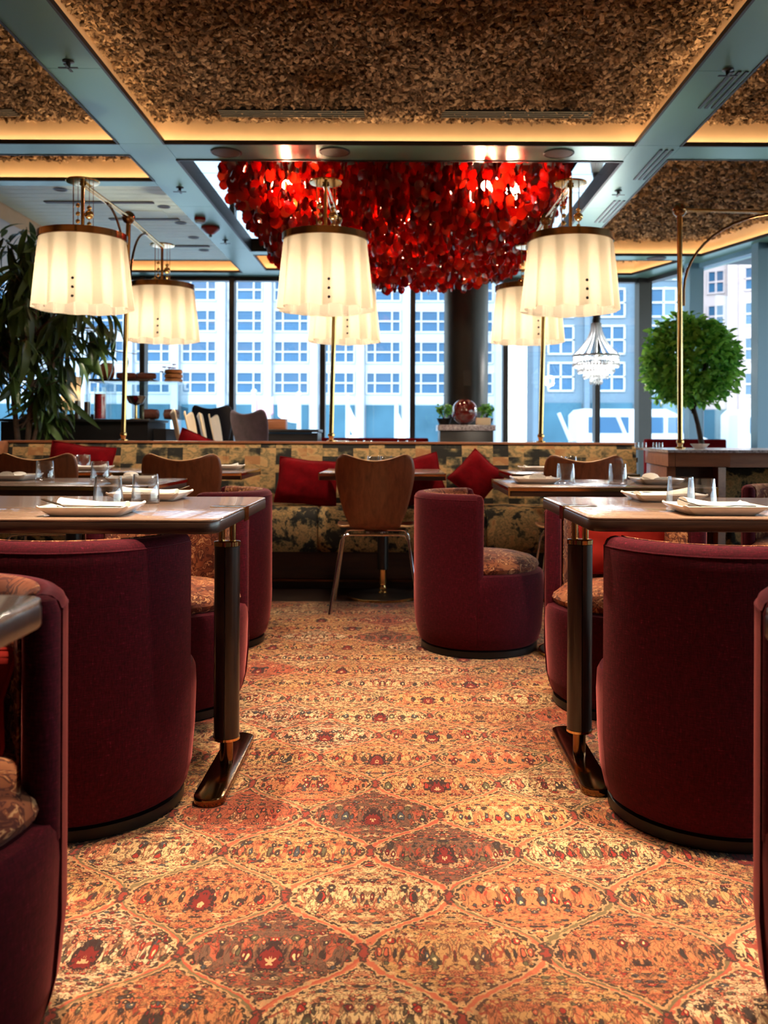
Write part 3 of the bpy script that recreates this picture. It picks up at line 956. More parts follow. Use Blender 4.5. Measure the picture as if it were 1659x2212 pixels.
def make_shell_chair(label, shell_mat, leg_h=.44, name='shell_chair', leg_mat='chrome'):
    """moulded veneer shell on chrome legs; back on the -y side"""
    t = thing(name, label, 'chair')
    # centre line of the shell from the back's top to the seat's front
    prof = [(-.285, .41), (-.268, .34), (-.25, .26), (-.232, .18), (-.216, .10), (-.20, .055), (-.17, .022), (-.12, .006), (-.05, 0), (.05, .002), (.12, .008), (.17, .004), (.205, -.014)]
    half = [.206, .218, .208, .190, .168, .146, .136, .165, .205, .222, .222, .205, .165]
    n = len(prof); nu = 12
    def fn(u, v):
        k = v * (n - 1); i = min(int(k), n - 2); f = k - i
        y = prof[i][0] * (1 - f) + prof[i + 1][0] * f; z = prof[i][1] * (1 - f) + prof[i + 1][1] * f
        h = half[i] * (1 - f) + half[i + 1] * f
        s = 2 * u - 1
        x = h * s
        if v < .45:
            y += .035 * s * s * (1 - v * 1.2)           # wings bend forward
        if v < 1e-6: z += -.022 + .062 * abs(s) ** 1.7 - .040 * max(0, abs(s) - .9) / .1
        elif v > .5: z += .014 * s * s
        return (x, y, z + leg_h + .006)
    sh = MB().grid(fn, nu, (n - 1) * 2).build('shell', shell_mat, t, sharp=3.0)
    sh.data.materials.append(M['walnut_edge'] if shell_mat is M['walnut'] else shell_mat)
    ss = sh.modifiers.new('smooth', 'SUBSURF'); ss.levels = 1; ss.render_levels = 1
    md = sh.modifiers.new('thickness', 'SOLIDIFY'); md.thickness = .011; md.offset = -1; md.material_offset_rim = 1
    hz = leg_h - .012
    MB().tube([(-.13, -.15, hz), (.13, -.15, hz)], .008, 8).tube([(-.13, .12, hz), (.13, .12, hz)], .008, 8).lathe([(.07, hz - .006), (.07, hz + .008)], 20, (0, -.01, 0)).build('seat_bracket', M[leg_mat], t)
    for sx in (-1, 1):
        for y0, y1 in ((-.15, -.235), (.12, .19)):
            pts = [(sx * .13, y0, hz), (sx * .165, y0 - .004, hz - .003), (sx * .185, y0 + (y1 - y0) * .05, hz - .03), (sx * .243, y1, .004)]
            MB().tube(pts, .0085, 10).build('leg', M[leg_mat], t)
    return t

def make_leg_table(label, L, D, H=.765, ends=(1,)):
    """top with the inner end at x=0 running to -x (or +x when L<0)"""
    t = thing('dining_table', label, 'table')
    x0, x1 = (0, L) if L > 0 else (L, 0)
    TH = .036
    MB().rbox(x0, x1, -D / 2, D / 2, H - TH, H - .004, .045, .006).build('edge_band', M['tableedge'], t)
    MB().rbox(x0 + .001, x1 - .001, -D / 2 + .001, D / 2 - .001, H - .006, H, .044, .002).build('tabletop', M['tabletop'], t)
    s = 1 if L > 0 else -1
    for xe in (0, L):
        d = s if xe == 0 else -s
        cx = xe + d * .055
        cl = MB()
        a, b = sorted((xe - d * .0015, xe + d * .10)); cl.rbox(a, b, -.03, .03, H - .001, H + .0016, .004, .0005)
        a, b = sorted((xe - d * .0022, xe + d * .001)); cl.box(a, b, -.03, .03, H - TH - .004, H + .0014)
        cl.build('brass_clip', M['brass'], t)
        c2 = MB()
        c2.lathe([(.0095, .655), (.0095, H - TH + .001)], 12, (cx - .016, 0, 0)); c2.lathe([(.0095, .655), (.0095, H - TH + .001)], 12, (cx + .016, 0, 0))
        c2.build('brass_pin', M['brass'], t)
        MB().lathe([(.034, .650), (.0385, .652), (.0385, .664), (.034, .666)], 28, (cx, 0, 0)).build('collar', M['brass'], t)
        # two half-round staves with a groove between
        for sgn in (-1, 1):
            hp = [(cx + sgn * .0012, -.0355)] + [(cx + sgn * (.0012 + .0355 * cos(q)), .0355 * sin(q)) for q in [(-pi / 2 + pi * k / 12) for k in range(1, 12)]] + [(cx + sgn * .0012, .0355)]
            if sgn < 0: hp = hp[::-1]
            MB().prism(hp, .098, .650).build('leg_stave', M['darkwood'], t)
        MB().lathe([(.034, .090), (.0385, .092), (.0385, .099), (.034, .1)], 28, (cx, 0, 0)).build('collar', M['brass'], t)
        MB().lathe([(.019, .018), (.019, .092)], 20, (cx, 0, 0)).build('leg_stub', M['brass_dark'], t)
        MB().rbox(cx - .042, cx + .042, -.27, .27, 0.0005, .022, .0415, .003, 8).build('foot_plate', M['brass_dark'], t)
    return t

def make_pedestal_table(label, x0, x1, D, H=.765, px=None, base_r=.2, edge=True, name='pedestal_table'):
    t = thing(name, label, 'table')
    TH = .04
    MB().rbox(x0, x1, -D / 2, D / 2, H - TH, H - .005, .012, .003, 3).build('edge_band', M['tableedge'], t)
    MB().rbox(x0 + .001, x1 - .001, -D / 2 + .001, D / 2 - .001, H - .006, H, .011, .001, 3).build('tabletop', M['tabletop'], t)
    b = MB()
    for ya in (-D / 2 - .002, D / 2 - .001):
        b.box(x0 + .0, x1, ya, ya + .003, H - TH * .45, H - .004)
    for xa in (x0 - .002, x1 - .001): b.box(xa, xa + .003, -D / 2, D / 2, H - TH * .45, H - .004)
    for xa in (x0 - .003, x1 - .004):
        for ya in (-D / 2 - .003, D / 2 - .004): b.box(xa, xa + .007, ya, ya + .007, H - TH, H + .001)
    b.build('brass_edge', M['brass'], t, smooth=False)
    cx = (x0 + x1) / 2 if px is None else px
    MB().lathe([(.034, .17), (.034, H - TH)], 24, (cx, 0, 0)).build('column', M['blackwood'], t)
    MB().lathe([(.026, .02), (.03, .03), (.02, .04), (.027, .055), (.02, .07), (.023, .09), (.023, .17)], 24, (cx, 0, 0)).build('brass_stem', M['brass'], t)
    MB().lathe([(base_r, .0005), (base_r + .004, .004), (base_r + .004, .014), (base_r, .017)], 48, (cx, 0, 0)).build('brass_rim', M['brass'], t)
    MB().lathe([(base_r - .006, .017), (base_r - .03, .022), (.03, .026)], 48, (cx, 0, 0)).build('base', M['blackwood'], t)
    MB().lathe([(.10, H - TH - .012), (.10, H - TH)], 24, (cx, 0, 0)).build('top_plate', M['blackwood'], t)
    return t

def make_plate():
    t = thing('plate', 'x', 'plate')
    def ring(s, z, r, up=0.0):
        pts = []
        hx, hy = .115 * s, .098 * s
        for cx, cy, a0 in ((hx - r, hy - r, 0), (-hx + r, hy - r, pi / 2), (-hx + r, -hy + r, pi), (hx - r, -hy + r, 1.5 * pi)):
            for k in range(5):
                a = a0 + pi / 2 * k / 4; corner = 1 - abs(k - 2) / 2
                pts.append((cx + r * cos(a), cy + r * sin(a), z + up * (corner * .004)))
        return pts
    MB().loft([ring(.78, 0.0003, .02), ring(.80, .002, .02), ring(1.0, .021, .012, 1), ring(1.004, .0235, .012, 1), ring(.985, .0245, .012, 1), ring(.84, .011, .02), ring(.78, .0085, .02)]).build('dish', M['porcelain'], t)
    return t

def make_napkin(seed):
    r = random.Random(seed)
    ph = r.uniform(0, 6)
    mb = MB()
    rings = []
    for k in range(17):
        u = k / 16; x = -.085 + .17 * u
        w = .026 + .010 * abs(2 * u - 1) ** 2 + .003 * sin(7 * u + ph)
        h = .016 + .006 * sin(3.2 * u + ph) + .008 * abs(2 * u - 1) ** 3
        ring = [(x + .004 * sin(9 * u), w * cos(2 * pi * j / 12) + .004 * sin(4 * u + ph), .0115 + max(0, h * (.55 + .55 * sin(2 * pi * j / 12)))) for j in range(12)]
        rings.append(ring)
    mb.loft(rings)
    return mb.build('napkin', M['linen'])

def make_fork():
    t = thing('fork', 'x', 'fork')
    pts = [(-.075, 0, .034), (-.05, 0, .025), (-.02, 0, .026), (.03, 0, .031), (.085, 0, .030)]
    mb = MB()
    rings = []
    for (x, y, z), w in zip(pts, (.011, .012, .004, .0028, .005)):
        rings.append([(x, -w, z), (x, w, z), (x, w * .8, z + .002), (x, -w * .8, z + .002)])
    mb.loft(rings); mb.build('handle', M['steel'], t)
    pr = MB()
    for k in range(4):
        yk = -.009 + .006 * k
        pr.tube([(-.074, yk, .035), (-.10, yk, .042), (-.118, yk, .049)], .0013, 5)
    pr.build('tines', M['steel'], t)
    return t

def make_tumbler():
    o = MB()
    prof = [(.0005, 0), (.040, 0), (.0425, .003), (.0428, .012), (.0362, .087), (.0353, .088), (.0345, .087), (.0395, .016), (.038, .010), (.0005, .009)]
    o.lathe(prof, 36, (0, 0, 0), False, False)
    return o.build('tumbler', M['tumbler'], sharp=1.0)

def cushion_mesh(name, w, h, th, mat, wr=.012, seed=0, taper=.0):
    r = random.Random(seed); p1, p2 = r.uniform(0, 6), r.uniform(0, 6)
    mb = MB(); n = 14
    def surf(sgn):
        def fn(u, v):
            a, b = 2 * u - 1, 2 * v - 1
            pin = 1 - .10 * (1 - abs(a) ** 2) * abs(b) ** 2 * 0 
            ex = 1 - .07 * (1 - b * b); ez = 1 - .07 * (1 - a * a)
            prof = (max(0, 1 - a ** 4) * max(0, 1 - b ** 4)) ** .55
            d = th / 2 * prof + wr * .5 * prof * sin(6 * a + 4 * b + p1) * sin(5 * b - 2 * a + p2)
            return (a * w / 2 * (1 - .07 * (1 - abs(b))) , sgn * d, h / 2 + b * h / 2 * (1 - .07 * (1 - abs(a))))
        return fn
    mb.grid(surf(1), n, n); 
    k = len(mb.v); mb.grid(surf(-1), n, n)
    # weld the outline by leaving both skins meeting at zero thickness, with a piped edge
    o = mb.build(name, mat, sharp=3.0)
    pts = []
    f = surf(1)
    for q in range(4 * n + 1):
        s = (q / n) % 4
        if s < 1: p = f(s, 0)
        elif s < 2: p = f(1, s - 1)
        elif s < 3: p = f(3 - s, 1)
        else: p = f(0, 4 - s)
        pts.append(p)
    e = MB().tube(pts, .005, 6).build('piping', mat, o)
    return o

# ------------------------------------------------------------------ banquette along the room
BQ0, BQ1 = -2.72, 1.62
bq = thing('banquette', 'long tapestry upholstered banquette with dark wood plinth behind the small tables', 'banquette', (0, 0, 0))
for x0, x1 in ((-2.66, -2.05), (-2.05, -.52), (-.52, .55), (.55, 1.49)):
    s = MB()
    prof = [(5.735, .235), (5.715, .27), (5.705, .36), (5.71, .44), (5.735, .49), (5.785, .515), (5.95, .522), (6.10, .518), (6.10, .235)]
    rings = []
    for e, xx in ((.012, x0 + .0005), (0, x0 + .012), (0, x1 - .012), (.012, x1 - .0005)):
        rings.append([(xx, y + (e if y < 5.8 else -e), z - (e if z > .3 else 0)) for y, z in prof])
    s.loft(rings); s.build('seat_cushion', M['tap'], bq, sharp=.9)
MB().rbox(-2.66, 1.49, 5.75, 6.32, .062, .233, .01, .004, 2).build('plinth', M['plinthwood'], bq)
MB().box(-2.66, 1.49, 5.735, 5.755, .046, .060).build('brass_line', M['brass_dark'], bq, smooth=False)
MB().box(-2.64, 1.48, 5.80, 6.30, -.004, .062).build('recessed_base', M['plinthwood'], bq, smooth=False)
for x0, x1 in ((-2.66, -1.18), (-1.18, .22), (.22, 1.605)):
    b = MB()
    prof = [(6.095, .25), (6.095, .52), (6.11, .70), (6.135, .885), (6.145, .912), (6.16, .918), (6.32, .918), (6.32, .25)]
    b.loft([[(x0 + .001, y, z) for y, z in prof], [(x1 - .001, y, z) for y, z in prof]])
    b.build('back_panel', M['tap_block'], bq, sharp=.9)
MB().rbox(-2.70, 1.61, 6.135, 6.335, .918, .934, .005, .002, 2).build('top_ledge', M['panelwood'], bq)
MB().box(-2.72, -2.665, 5.75, 6.33, -.004, .93).build('end_panel', M['panelwood'], bq, smooth=False)
# a second seat back to back with it, facing the windows
bb = thing('rear_banquette', 'burgundy seat on the window side of the tapestry banquette', 'banquette', (0, 0, 0))
MB().rbox(-2.6, 1.5, 6.36, 6.86, .12, .50, .03, .02, 3).build('seat', M['velvet'], bb)
MB().box(-2.55, 1.45, 6.40, 6.80, 0, .12).build('base', M['plinthwood'], bb, smooth=False)
MB().rbox(-2.6, 1.5, 6.345, 6.42, .50, .88, .02, .01, 3).build('back', M['velvet'], bb)

# stone topped wooden counter to the right of the banquette
ct = thing('service_counter', 'wooden service counter with speckled stone top right of the banquette', 'counter', (0, 0, 0))
top = [(1.625, 6.02), (1.52, 5.12), (1.90, 5.12), (3.4, 5.3), (3.4, 6.3), (1.625, 6.3)]
MB().prism(top, .885, .900).build('stone_top', M['stone'], ct, smooth=False)
def counter_part(poly, z0, z1, name, mat='panelwood'):
    MB().prism(poly, z0, z1).build(name, M[mat], ct, smooth=False)
counter_part([(1.53, 5.15), (1.57, 5.15), (1.67, 6.0), (1.63, 6.0)], .805, .884, 'side_fascia')
counter_part([(1.572, 5.15), (1.885, 5.15), (1.885, 5.19), (1.576, 5.19)], .805, .884, 'front_fascia')
counter_part([(1.895, 5.20), (3.36, 5.36), (3.36, 5.40), (1.895, 5.24)], .80, .884, 'front_fascia')
counter_part([(1.55, 5.24), (1.60, 5.24), (1.68, 6.0), (1.64, 6.0)], 0, .80, 'side_panel')
counter_part([(1.602, 5.28), (1.83, 5.28), (1.83, 5.32), (1.606, 5.32)], 0, .80, 'front_panel', 'plinthwood')
counter_part([(1.835, 5.20), (1.885, 5.22), (1.885, 5.6), (1.835, 5.6)], 0, .80, 'upright')
counter_part([(1.7, 5.95), (3.3, 5.95), (3.3, 6.2), (1.7, 6.2)], 0, .884, 'rear_panel', 'plinthwood')
b2 = thing('booth_seat', 'short tapestry backed booth seat tucked under the stone counter', 'banquette', (0, 0, 0))
MB().rbox(1.93, 3.2, 5.62, 5.72, .40, .78, .02, .01, 3).build('back_panel', M['tap'], b2)
MB().rbox(1.93, 3.2, 5.30, 5.62, .12, .42, .03, .02, 3).build('seat', M['tap'], b2)
MB().box(1.95, 3.18, 5.34, 5.7, 0, .12).build('base', M['plinthwood'], b2, smooth=False)

# ------------------------------------------------------------------ tables
tl = make_leg_table('oak dining table at the left of the aisle set with two plates and two tumblers', -1.25, .84)
tl.location = (-.445, 2.62, 0)
tr = make_leg_table('oak dining table at the right of the aisle set with two plates and two tumblers', 1.25, .80)
tr.location = (.485, 2.70, 0)
tl2 = dup(tl, (-.445, .74, 0), 0, 'blurred oak table corner at the left edge nearest the camera')
tr2 = dup(tr, (.435, .71, 0), 0, 'blurred oak table corner at the right edge nearest the camera')

t5 = make_pedestal_table('brass edged table behind the left oak table with its end to the aisle', -.92, 0, .68, px=-.42)
t5.location = (-1.02, 3.99, 0)
t6 = make_pedestal_table('brass edged table at the right whose end faces the tub chair in the aisle', 0, .86, .68, px=.36, base_r=.18)
t6.location = (.45, 4.06, 0)
t7 = make_pedestal_table('long brass cornered table at the left of the banquette behind two veneer chairs', -1.32, 0, .70, px=-.5)
t7.location = (-.90, 5.47, -.004)
t8 = make_pedestal_table('small brass cornered table in the middle of the banquette', -.36, .36, .70, base_r=.215)
t8.location = (-.10, 5.47, -.004)
t9 = make_pedestal_table('small brass cornered table at the right end of the banquette', -.36, .36, .70)
t9.location = (1.0, 5.47, -.004)

# ------------------------------------------------------------------ chairs
G = 'burgundy tub chairs'
c1 = make_barrel_chair('burgundy tub chair at the left oak table with its back to us'); c1['group'] = G
c1.location = (-.845, 2.40, 0)
dup(c1, (.822, 2.365, 0), radians(2), 'burgundy tub chair at the right oak table with its back to us', G)
dup(c1, (.370, 4.20, 0), radians(-90), 'burgundy tub chair standing sideways in the aisle, seat turned right', G)
dup(c1, (-.908, 4.27, 0), radians(90), 'burgundy tub chair turned to the left beyond the left oak table', G)
dup(c1, (-.850, 3.27, 0), radians(180), 'burgundy tub chair facing us across the left oak table', G)
c5r = dup(c1, (.835, 3.30, 0), radians(180), 'burgundy tub chair facing us across the right oak table, red cushion in it', G)
dup(c1, (-.835, 1.40, 0), radians(180), 'burgundy tub chair cut by the left edge, behind the nearest table corner', G)
dup(c1, (.875, 1.40, 0), radians(180), 'burgundy tub chair cut by the right edge, behind the nearest table corner', G)
dup(c1, (2.12, 4.75, 0), radians(180), 'burgundy tub chair at the right edge in front of the tapestry booth', G)

W = 'walnut veneer chairs'
w3 = make_shell_chair('walnut veneer chair with chrome legs at the middle banquette table', M['walnut']); w3['group'] = W
w3.location = (-.135, 5.12, 0)
w3.scale = (1, 1, 1)
dup(w3, (-1.165, 5.06, 0), 0, 'walnut veneer chair left of the aisle, between left tub chair and oak table', W)
dup(w3, (-1.95, 5.06, 0), radians(3), 'walnut veneer chair at the left edge in front of the banquette', W)
dup(w3, (1.00, 5.10, 0), radians(-2), 'walnut veneer chair at the right end banquette table', W)

# ------------------------------------------------------------------ place settings
HT = .7655
HB = .7615
def setting(x, y, rz, lab, nap, seed, table_h=HT, fork=True, forkdir=1):
    global plate0, fork0
    p = dup(plate0, (x, y, table_h), rz, lab, 'white square plates') if plate0.get('used') else plate0
    p['used'] = 1
    p.location = (x, y, table_h); p.rotation_euler = (0, 0, rz); p['label'] = lab; p['group'] = 'white square plates'
    n = make_napkin(seed); n.location = (x, y + .006 * cos(rz), table_h); n.rotation_euler = (0, 0, rz + .06)
    tag(n, nap, 'napkin', 'folded napkins')
    if fork:
        f = dup(fork0, None, None) if fork0.get('used') else fork0
        fork0['used'] = 1
        f.location = (x + .006 * cos(rz), y - .052 * cos(rz), table_h - .008); f.rotation_euler = (0, 0, rz + (0 if forkdir > 0 else pi) - .05)
        tag(f, fork, 'fork', 'forks on the plates')
plate0 = make_plate(); fork0 = make_fork()
setting(-.80, 2.355, .03, 'white square plate nearest us on the left oak table', 'folded linen napkin on the near plate of the left oak table', 1, fork='steel fork on the near plate of the left oak table')
setting(-.80, 2.90, pi - .03, 'white square plate on the far side of the left oak table', 'folded linen napkin on the far plate of the left oak table', 2, fork='steel fork on the far plate of the left oak table')
setting(.855, 2.455, .02, 'white square plate nearest us on the right oak table', 'folded linen napkin on the near plate of the right oak table', 3, fork='steel fork on the near plate of the right oak table')
setting(.855, 2.93, pi + .02, 'white square plate on the far side of the right oak table', 'folded linen napkin on the far plate of the right oak table', 4, fork='steel fork on the far plate of the right oak table')
setting(-1.77, 4.13, -pi / 2, 'white square plate at the left edge on the left brass edged table', 'folded linen napkin at the left edge on the left brass edged table', 5, fork=None)
setting(-1.17, 3.93, pi / 2 + .2, 'white square plate by the aisle end of the left brass edged table', 'folded linen napkin by the aisle end of the left brass edged table', 6, fork='steel fork at the aisle end of the left brass edged table')
setting(.60, 4.03, pi / 2, 'white square plate by the aisle end of the right brass edged table', 'folded linen napkin by the aisle end of the right brass edged table', 7, fork=None)
setting(1.14, 4.02, -pi / 2, 'white square plate at the far end of the right brass edged table', 'folded linen napkin at the far end of the right brass edged table', 8, fork=None)
setting(-1.10, 5.66, pi, 'white square plate at the right end of the long banquette table', 'folded linen napkin at the right end of the long banquette table', 9, table_h=HB, fork=None)
setting(-1.85, 5.40, 0, 'white square plate at the left of the long banquette table', 'folded linen napkin at the left of the long banquette table', 10, table_h=HB, fork=None)
setting(.86, 5.62, pi, 'white square plate on the right small banquette table', 'folded linen napkin on the right small banquette table', 11, table_h=HB, fork=None)

g0 = make_tumbler()
tumblers = [
    (-.835, 2.585, HT, 'clear tumbler, the left of two on the left oak table'),
    (-.770, 2.735, HT, 'clear tumbler, the right of two on the left oak table'),
    (.842, 2.705, HT, 'clear tumbler, the left of two on the right oak table'),
    (.868, 2.595, HT, 'clear tumbler, the right of two on the right oak table'),
    (-1.62, 4.12, HT, 'clear tumbler on the left brass edged table beside the left edge plate'),
    (-1.345, 4.05, HT, 'clear tumbler on the left brass edged table beside the aisle plate'),
    (.735, 4.0, HT, 'clear tumbler on the right brass edged table beside the aisle plate'),
    (.965, 4.0, HT, 'clear tumbler on the right brass edged table beside the far end plate'),
    (-2.04, 5.62, HB, 'clear tumbler, the left of two on the long banquette table'),
    (-1.945, 5.56, HB, 'clear tumbler, the right of two on the long banquette table'),
    (-.165, 5.60, HB, 'clear tumbler, the left of two behind the middle veneer chair'),
    (-.085, 5.60, HB, 'clear tumbler, the right of two behind the middle veneer chair'),
    (.985, 5.66, HB, 'clear tumbler, the left of two on the right small banquette table'),
    (1.07, 5.66, HB, 'clear tumbler, the right of two on the right small banquette table'),
]
for i, (x, y, z, lab) in enumerate(tumblers):
    o = g0 if i == 0 else g0.copy()
    if i: COL.objects.link(o)
    o.location = (x, y, z); tag(o, lab, 'glass', 'clear tumblers')

# ------------------------------------------------------------------ cushions
CG = 'burgundy velvet cushions'
def cushion(lab, x, y, z, w, h, lean=.25, rz=0.0, roll=0.0, seed=0, group=CG, mat='velvet', th=.14):
    o = cushion_mesh('cushion', w, h, th, M[mat], seed=seed)
    o.matrix_world = Matrix.Translation((x, y, z)) @ Matrix.Rotation(rz, 4, 'Z') @ Matrix.Rotation(-lean, 4, 'X') @ Matrix.Translation((0, 0, h * .5)) @ Matrix.Rotation(roll, 4, 'Y') @ Matrix.Translation((0, 0, -h * .5))
    tag(o, lab, 'cushion', group)
    return o
cushion('red velvet cushion on the banquette left of the middle veneer chair', -.60, 5.85, .525, .40, .31, .35, .05, .10, 1)
cushion('red velvet cushion showing right of the middle veneer chair', .08, 5.86, .525, .40, .32, .35, -.05, -.25, 2)
cushion('red velvet cushion standing on its corner behind the aisle tub chair', .50, 5.86, .58, .27, .27, .3, -.05, .74, 3)
cushion('red velvet cushion at the left of the banquette behind the tumblers', -2.12, 5.92, .525, .42, .40, .28, .1, .12, 4)
cushion('red velvet cushion peeping over the right veneer chair', 1.28, 5.92, .53, .34, .28, .26, -.1, -.2, 5)
cushion('red velvet cushion behind the banquette beside the cream stools', -1.48, 6.68, .51, .44, .46, .1, .2, .35, 6)
cushion('red cushion in the tub chair across the right oak table', .86, 3.44, .446, .36, .24, .15, .1, .05, 7, mat='coral_velvet', th=.10)
cushion('coral cushion in the tub chair at the left edge', -.86, 1.50, .446, .40, .17, .25, .1, .06, 8, mat='coral_velvet', th=.11)

# ------------------------------------------------------------------ pulley lamps on the banquette ledge
def make_shade_parts(t, y, zr0):
    """one lantern hanging at (0, y); zr0 is the height of its top disc"""
    R0, R1, NS = .246, .276, 12
    zt, zb = zr0 - .352, zr0 - .760
    sh = MB()
    def fn(u, v):
        a = 2 * pi * u
        w = (abs(sin(NS / 2 * a)) - .6) * .042 * v ** .6 + .006 * sin(5 * a + 1) * v
        r = R0 + (R1 - R0) * v + w
        z = zt + (zb - zt) * v - (.004 * cos(NS * a) * v ** 4)
        return (r * cos(a), y + r * sin(a), z)
    sh.grid(fn, 180, 12)
    s = sh.build('shade', M['shade'], t, sharp=2.5, recalc=False)
    # every pleat folds a second layer of cloth behind the first
    for k in range(NS):
        a0 = 2 * pi * (k - .02) / NS; fl = MB()
        def fold(u, v, a0=a0):
            x_, y_, z_ = fn((a0 + u * 2 * pi / NS * .42) / (2 * pi), v * .975)
            dx_, dy_ = x_, y_ - y; q_ = sqrt(dx_ * dx_ + dy_ * dy_); f_ = (q_ - .010 - .010 * v) / q_
            return (dx_ * f_, y + dy_ * f_, z_ - .002)
        fl.grid(fold, 4, 6); fl.build('pleat_fold', M['sheer'], s, sharp=2.5, recalc=False)
    for a in (-1.42, -1.42 + 2.1, -1.42 - 2.1):
        for q in range(3):
            v = .66 + .125 * q; r = R0 + (R1 - R0) * v + .016
            MB().sphere((r * cos(a), y + r * sin(a), zt + (zb - zt) * v), .0085, 10, 6).build('button', M['plinthwood'], s)
    rg = MB()
    rg.lathe([(R0 + .004, zt - .004), (R0 + .010, zt - .002), (R0 + .010, zt + .036), (R0 + .004, zt + .038), (R0 - .004, zt + .038), (R0 - .004, zt - .004), (R0 + .004, zt - .004)], 40, (0, y, 0), False, False)
    rg.build('shade_ring', M['brass_dark'], t, sharp=.4)
    sp = MB()
    for k in range(3):
        a = 2 * pi * k / 3 + .4
        sp.tube([(0, y, zt + .03), ((R0) * cos(a), y + R0 * sin(a), zt + .02)], .004, 6)
    sp.build('spider', M['brass'], t)
    MB().lathe([(.0005, zr0 + .006), (.06, zr0 + .006), (.094, zr0 + .002), (.098, zr0 - .004), (.094, zr0 - .010), (.05, zr0 - .012), (.0005, zr0 - .012)], 32, (0, y, 0), False, False).build('pulley_disc', M['brass'], t)
    MB().lathe([(.0105, zt + .02), (.0105, zr0 - .01)], 12, (0, y, 0)).build('hanging_rod', M['brass'], t)
    # cords and counterweight balls
    for cx, cy, balls in ((-.052, -.01, ((zt + .062, .031),)), (-.035, .02, ((zr0 - .14, .0135), (zr0 - .19, .0135), (zr0 - .235, .0135))),
                          (.044, -.015, ((zr0 - .205, .027), (zr0 - .165, .014), (zr0 - .26, .0135))), (.056, .02, ())):
        MB().tube([(cx, y + cy, zt + .02), (cx, y + cy, zr0 - .008)], .0032 if balls and balls[0][1] > .03 else .0018, 6).build('cord', M['brass'], t)
        for z, r in balls:
            MB().sphere((cx, y + cy, z), r, 16, 10).build('counterweight_ball', M['brass'], t)
    MB().sphere((0, y, zt - .22), .045, 16, 10).build('bulb', M['bulb'], t)
    light('lamp_light', 'POINT', (0, y, zt - .29), 35, (1.0, .85, .68), t, shadow_soft_size=.06)

def make_pulley_lamp(label, double=True):
    t = thing('pulley_lamp', label, 'lamp')
    # origin on the ledge; arm along local y
    zb = 2.475 - .934
    lean = .03
    MB().lathe([(.032, 0), (.032, .006), (.016, .012), (.017, .03), (.024, .038), (.024, .05), (.014, .06)], 20, (-lean, 0, 0)).build('foot', M['brass'], t)
    MB().tube([(-lean, 0, .05), (0, 0, zb)], .0165, 14).build('pole', M['brass'], t)
    MB().sphere((0, 0, zb), .046, 24, 14).build('joint_ball', M['brass_dark'], t)
    ends = (-.90, .88) if double else (-.90,)
    for y in ends:
        sg = 1 if y > 0 else -1
        zd = zb - .004
        for dx in (-.012, .012):
            MB().tube([(dx, sg * .03, zb), (dx, y, zb - .02)], .0085, 10).build('arm_rod', M['brass'], t)
        pts = []
        for k in range(13):
            a = pi / 2 * k / 12
            pts.append((0, sg * (.03 + (.42 if double else .64) * (1 - cos(a))), zb - .52 + .50 * sin(a)))
        MB().tube([(0, sg * .03, zb - .62)] + pts, .0085, 10).build('brace', M['brass_dark'], t)
        make_shade_parts(t, y, zb)
    return t
pl = make_pulley_lamp('pulley lamp on the left pole of the banquette ledge, two pleated shades')
pl.location = (-1.882, 6.24, .934)
dup(pl, (-.445, 6.24, .934), 0, 'pulley lamp on the middle pole of the banquette ledge, two pleated shades')
dup(pl, (1.003, 6.24, .934), 0, 'pulley lamp on the third pole, right of the red chandelier, two pleated shades')
# fourth lamp stands on the stone counter, its arm leaves the frame to the right
p4 = make_pulley_lamp('brass pulley lamp pole standing on the stone counter, arm reaching right', False)
p4.location = (1.80, 5.83, .9); p4.rotation_euler = (0, 0, radians(90))

# ------------------------------------------------------------------ red glass chandelier
ch = thing('red_chandelier', 'large red glass chandelier of hanging discs in the mirrored ceiling recess', 'chandelier', (0, 7.86, HS + .10))
MB().box(-1.29, 1.27, -1.50, 1.53, -.012, .0).build('ceiling_plate', M['trim_dark'], ch, smooth=False)
def disc_mb(r, seed):
    q = random.Random(seed); mb = MB(); n = 8
    rings = []
    for rr, z in ((.35, .5), (1.0, 0.0), (.97, -.16), (.35, .22)):
        ring = []
        for k in range(n):
            a = 2 * pi * k / n
            ring.append((r * rr * cos(a) * (1 + .08 * sin(seed + 2 * a)), r * .35 * z, r * 1.12 * rr * sin(a)))
        rings.append(ring)
    mb.loft(rings); return mb
variants = []
for s in range(4):
    o = disc_mb(.042, s).build('glass_disc', M['red_glass'], None, sharp=1.2); variants.append(o.data)
    bpy.data.objects.remove(o)
slots = []
r = random.Random(5)
nx, ny = 31, 23
for j in range(ny):
    for i in range(nx):
        x = -1.27 + 2.52 * (i + .5 * (j % 2)) / nx + r.uniform(-.02, .02); y = -1.42 + 2.88 * j / (ny - 1) + r.uniform(-.02, .02)
        e = max(0, 1 - (abs(x) / 1.27) ** 4) * max(0.30, 1 - (abs(y) / 1.7) ** 6)
        ln = .27 + .30 * e + r.uniform(-.04, .06)
        for (tx, ty) in ((.02, .25), (.68, .1)):
            dq = (x - tx) ** 2 + ((y - ty) * .7) ** 2
            ln += .16 * math.exp(-dq / .012)
        if y < -.25 and min(abs(x + .445), abs(x - 1.003)) < .17: ln = min(ln, .40)
        k = 0; z = -.04
        while -z < ln:
            slots.append((x + r.uniform(-.012, .012), y + r.uniform(-.012, .012), z, r.uniform(0, pi), r.gauss(0, .18), r.uniform(.8, 1.15), r.randrange(4)))
            z -= r.uniform(.055, .078)
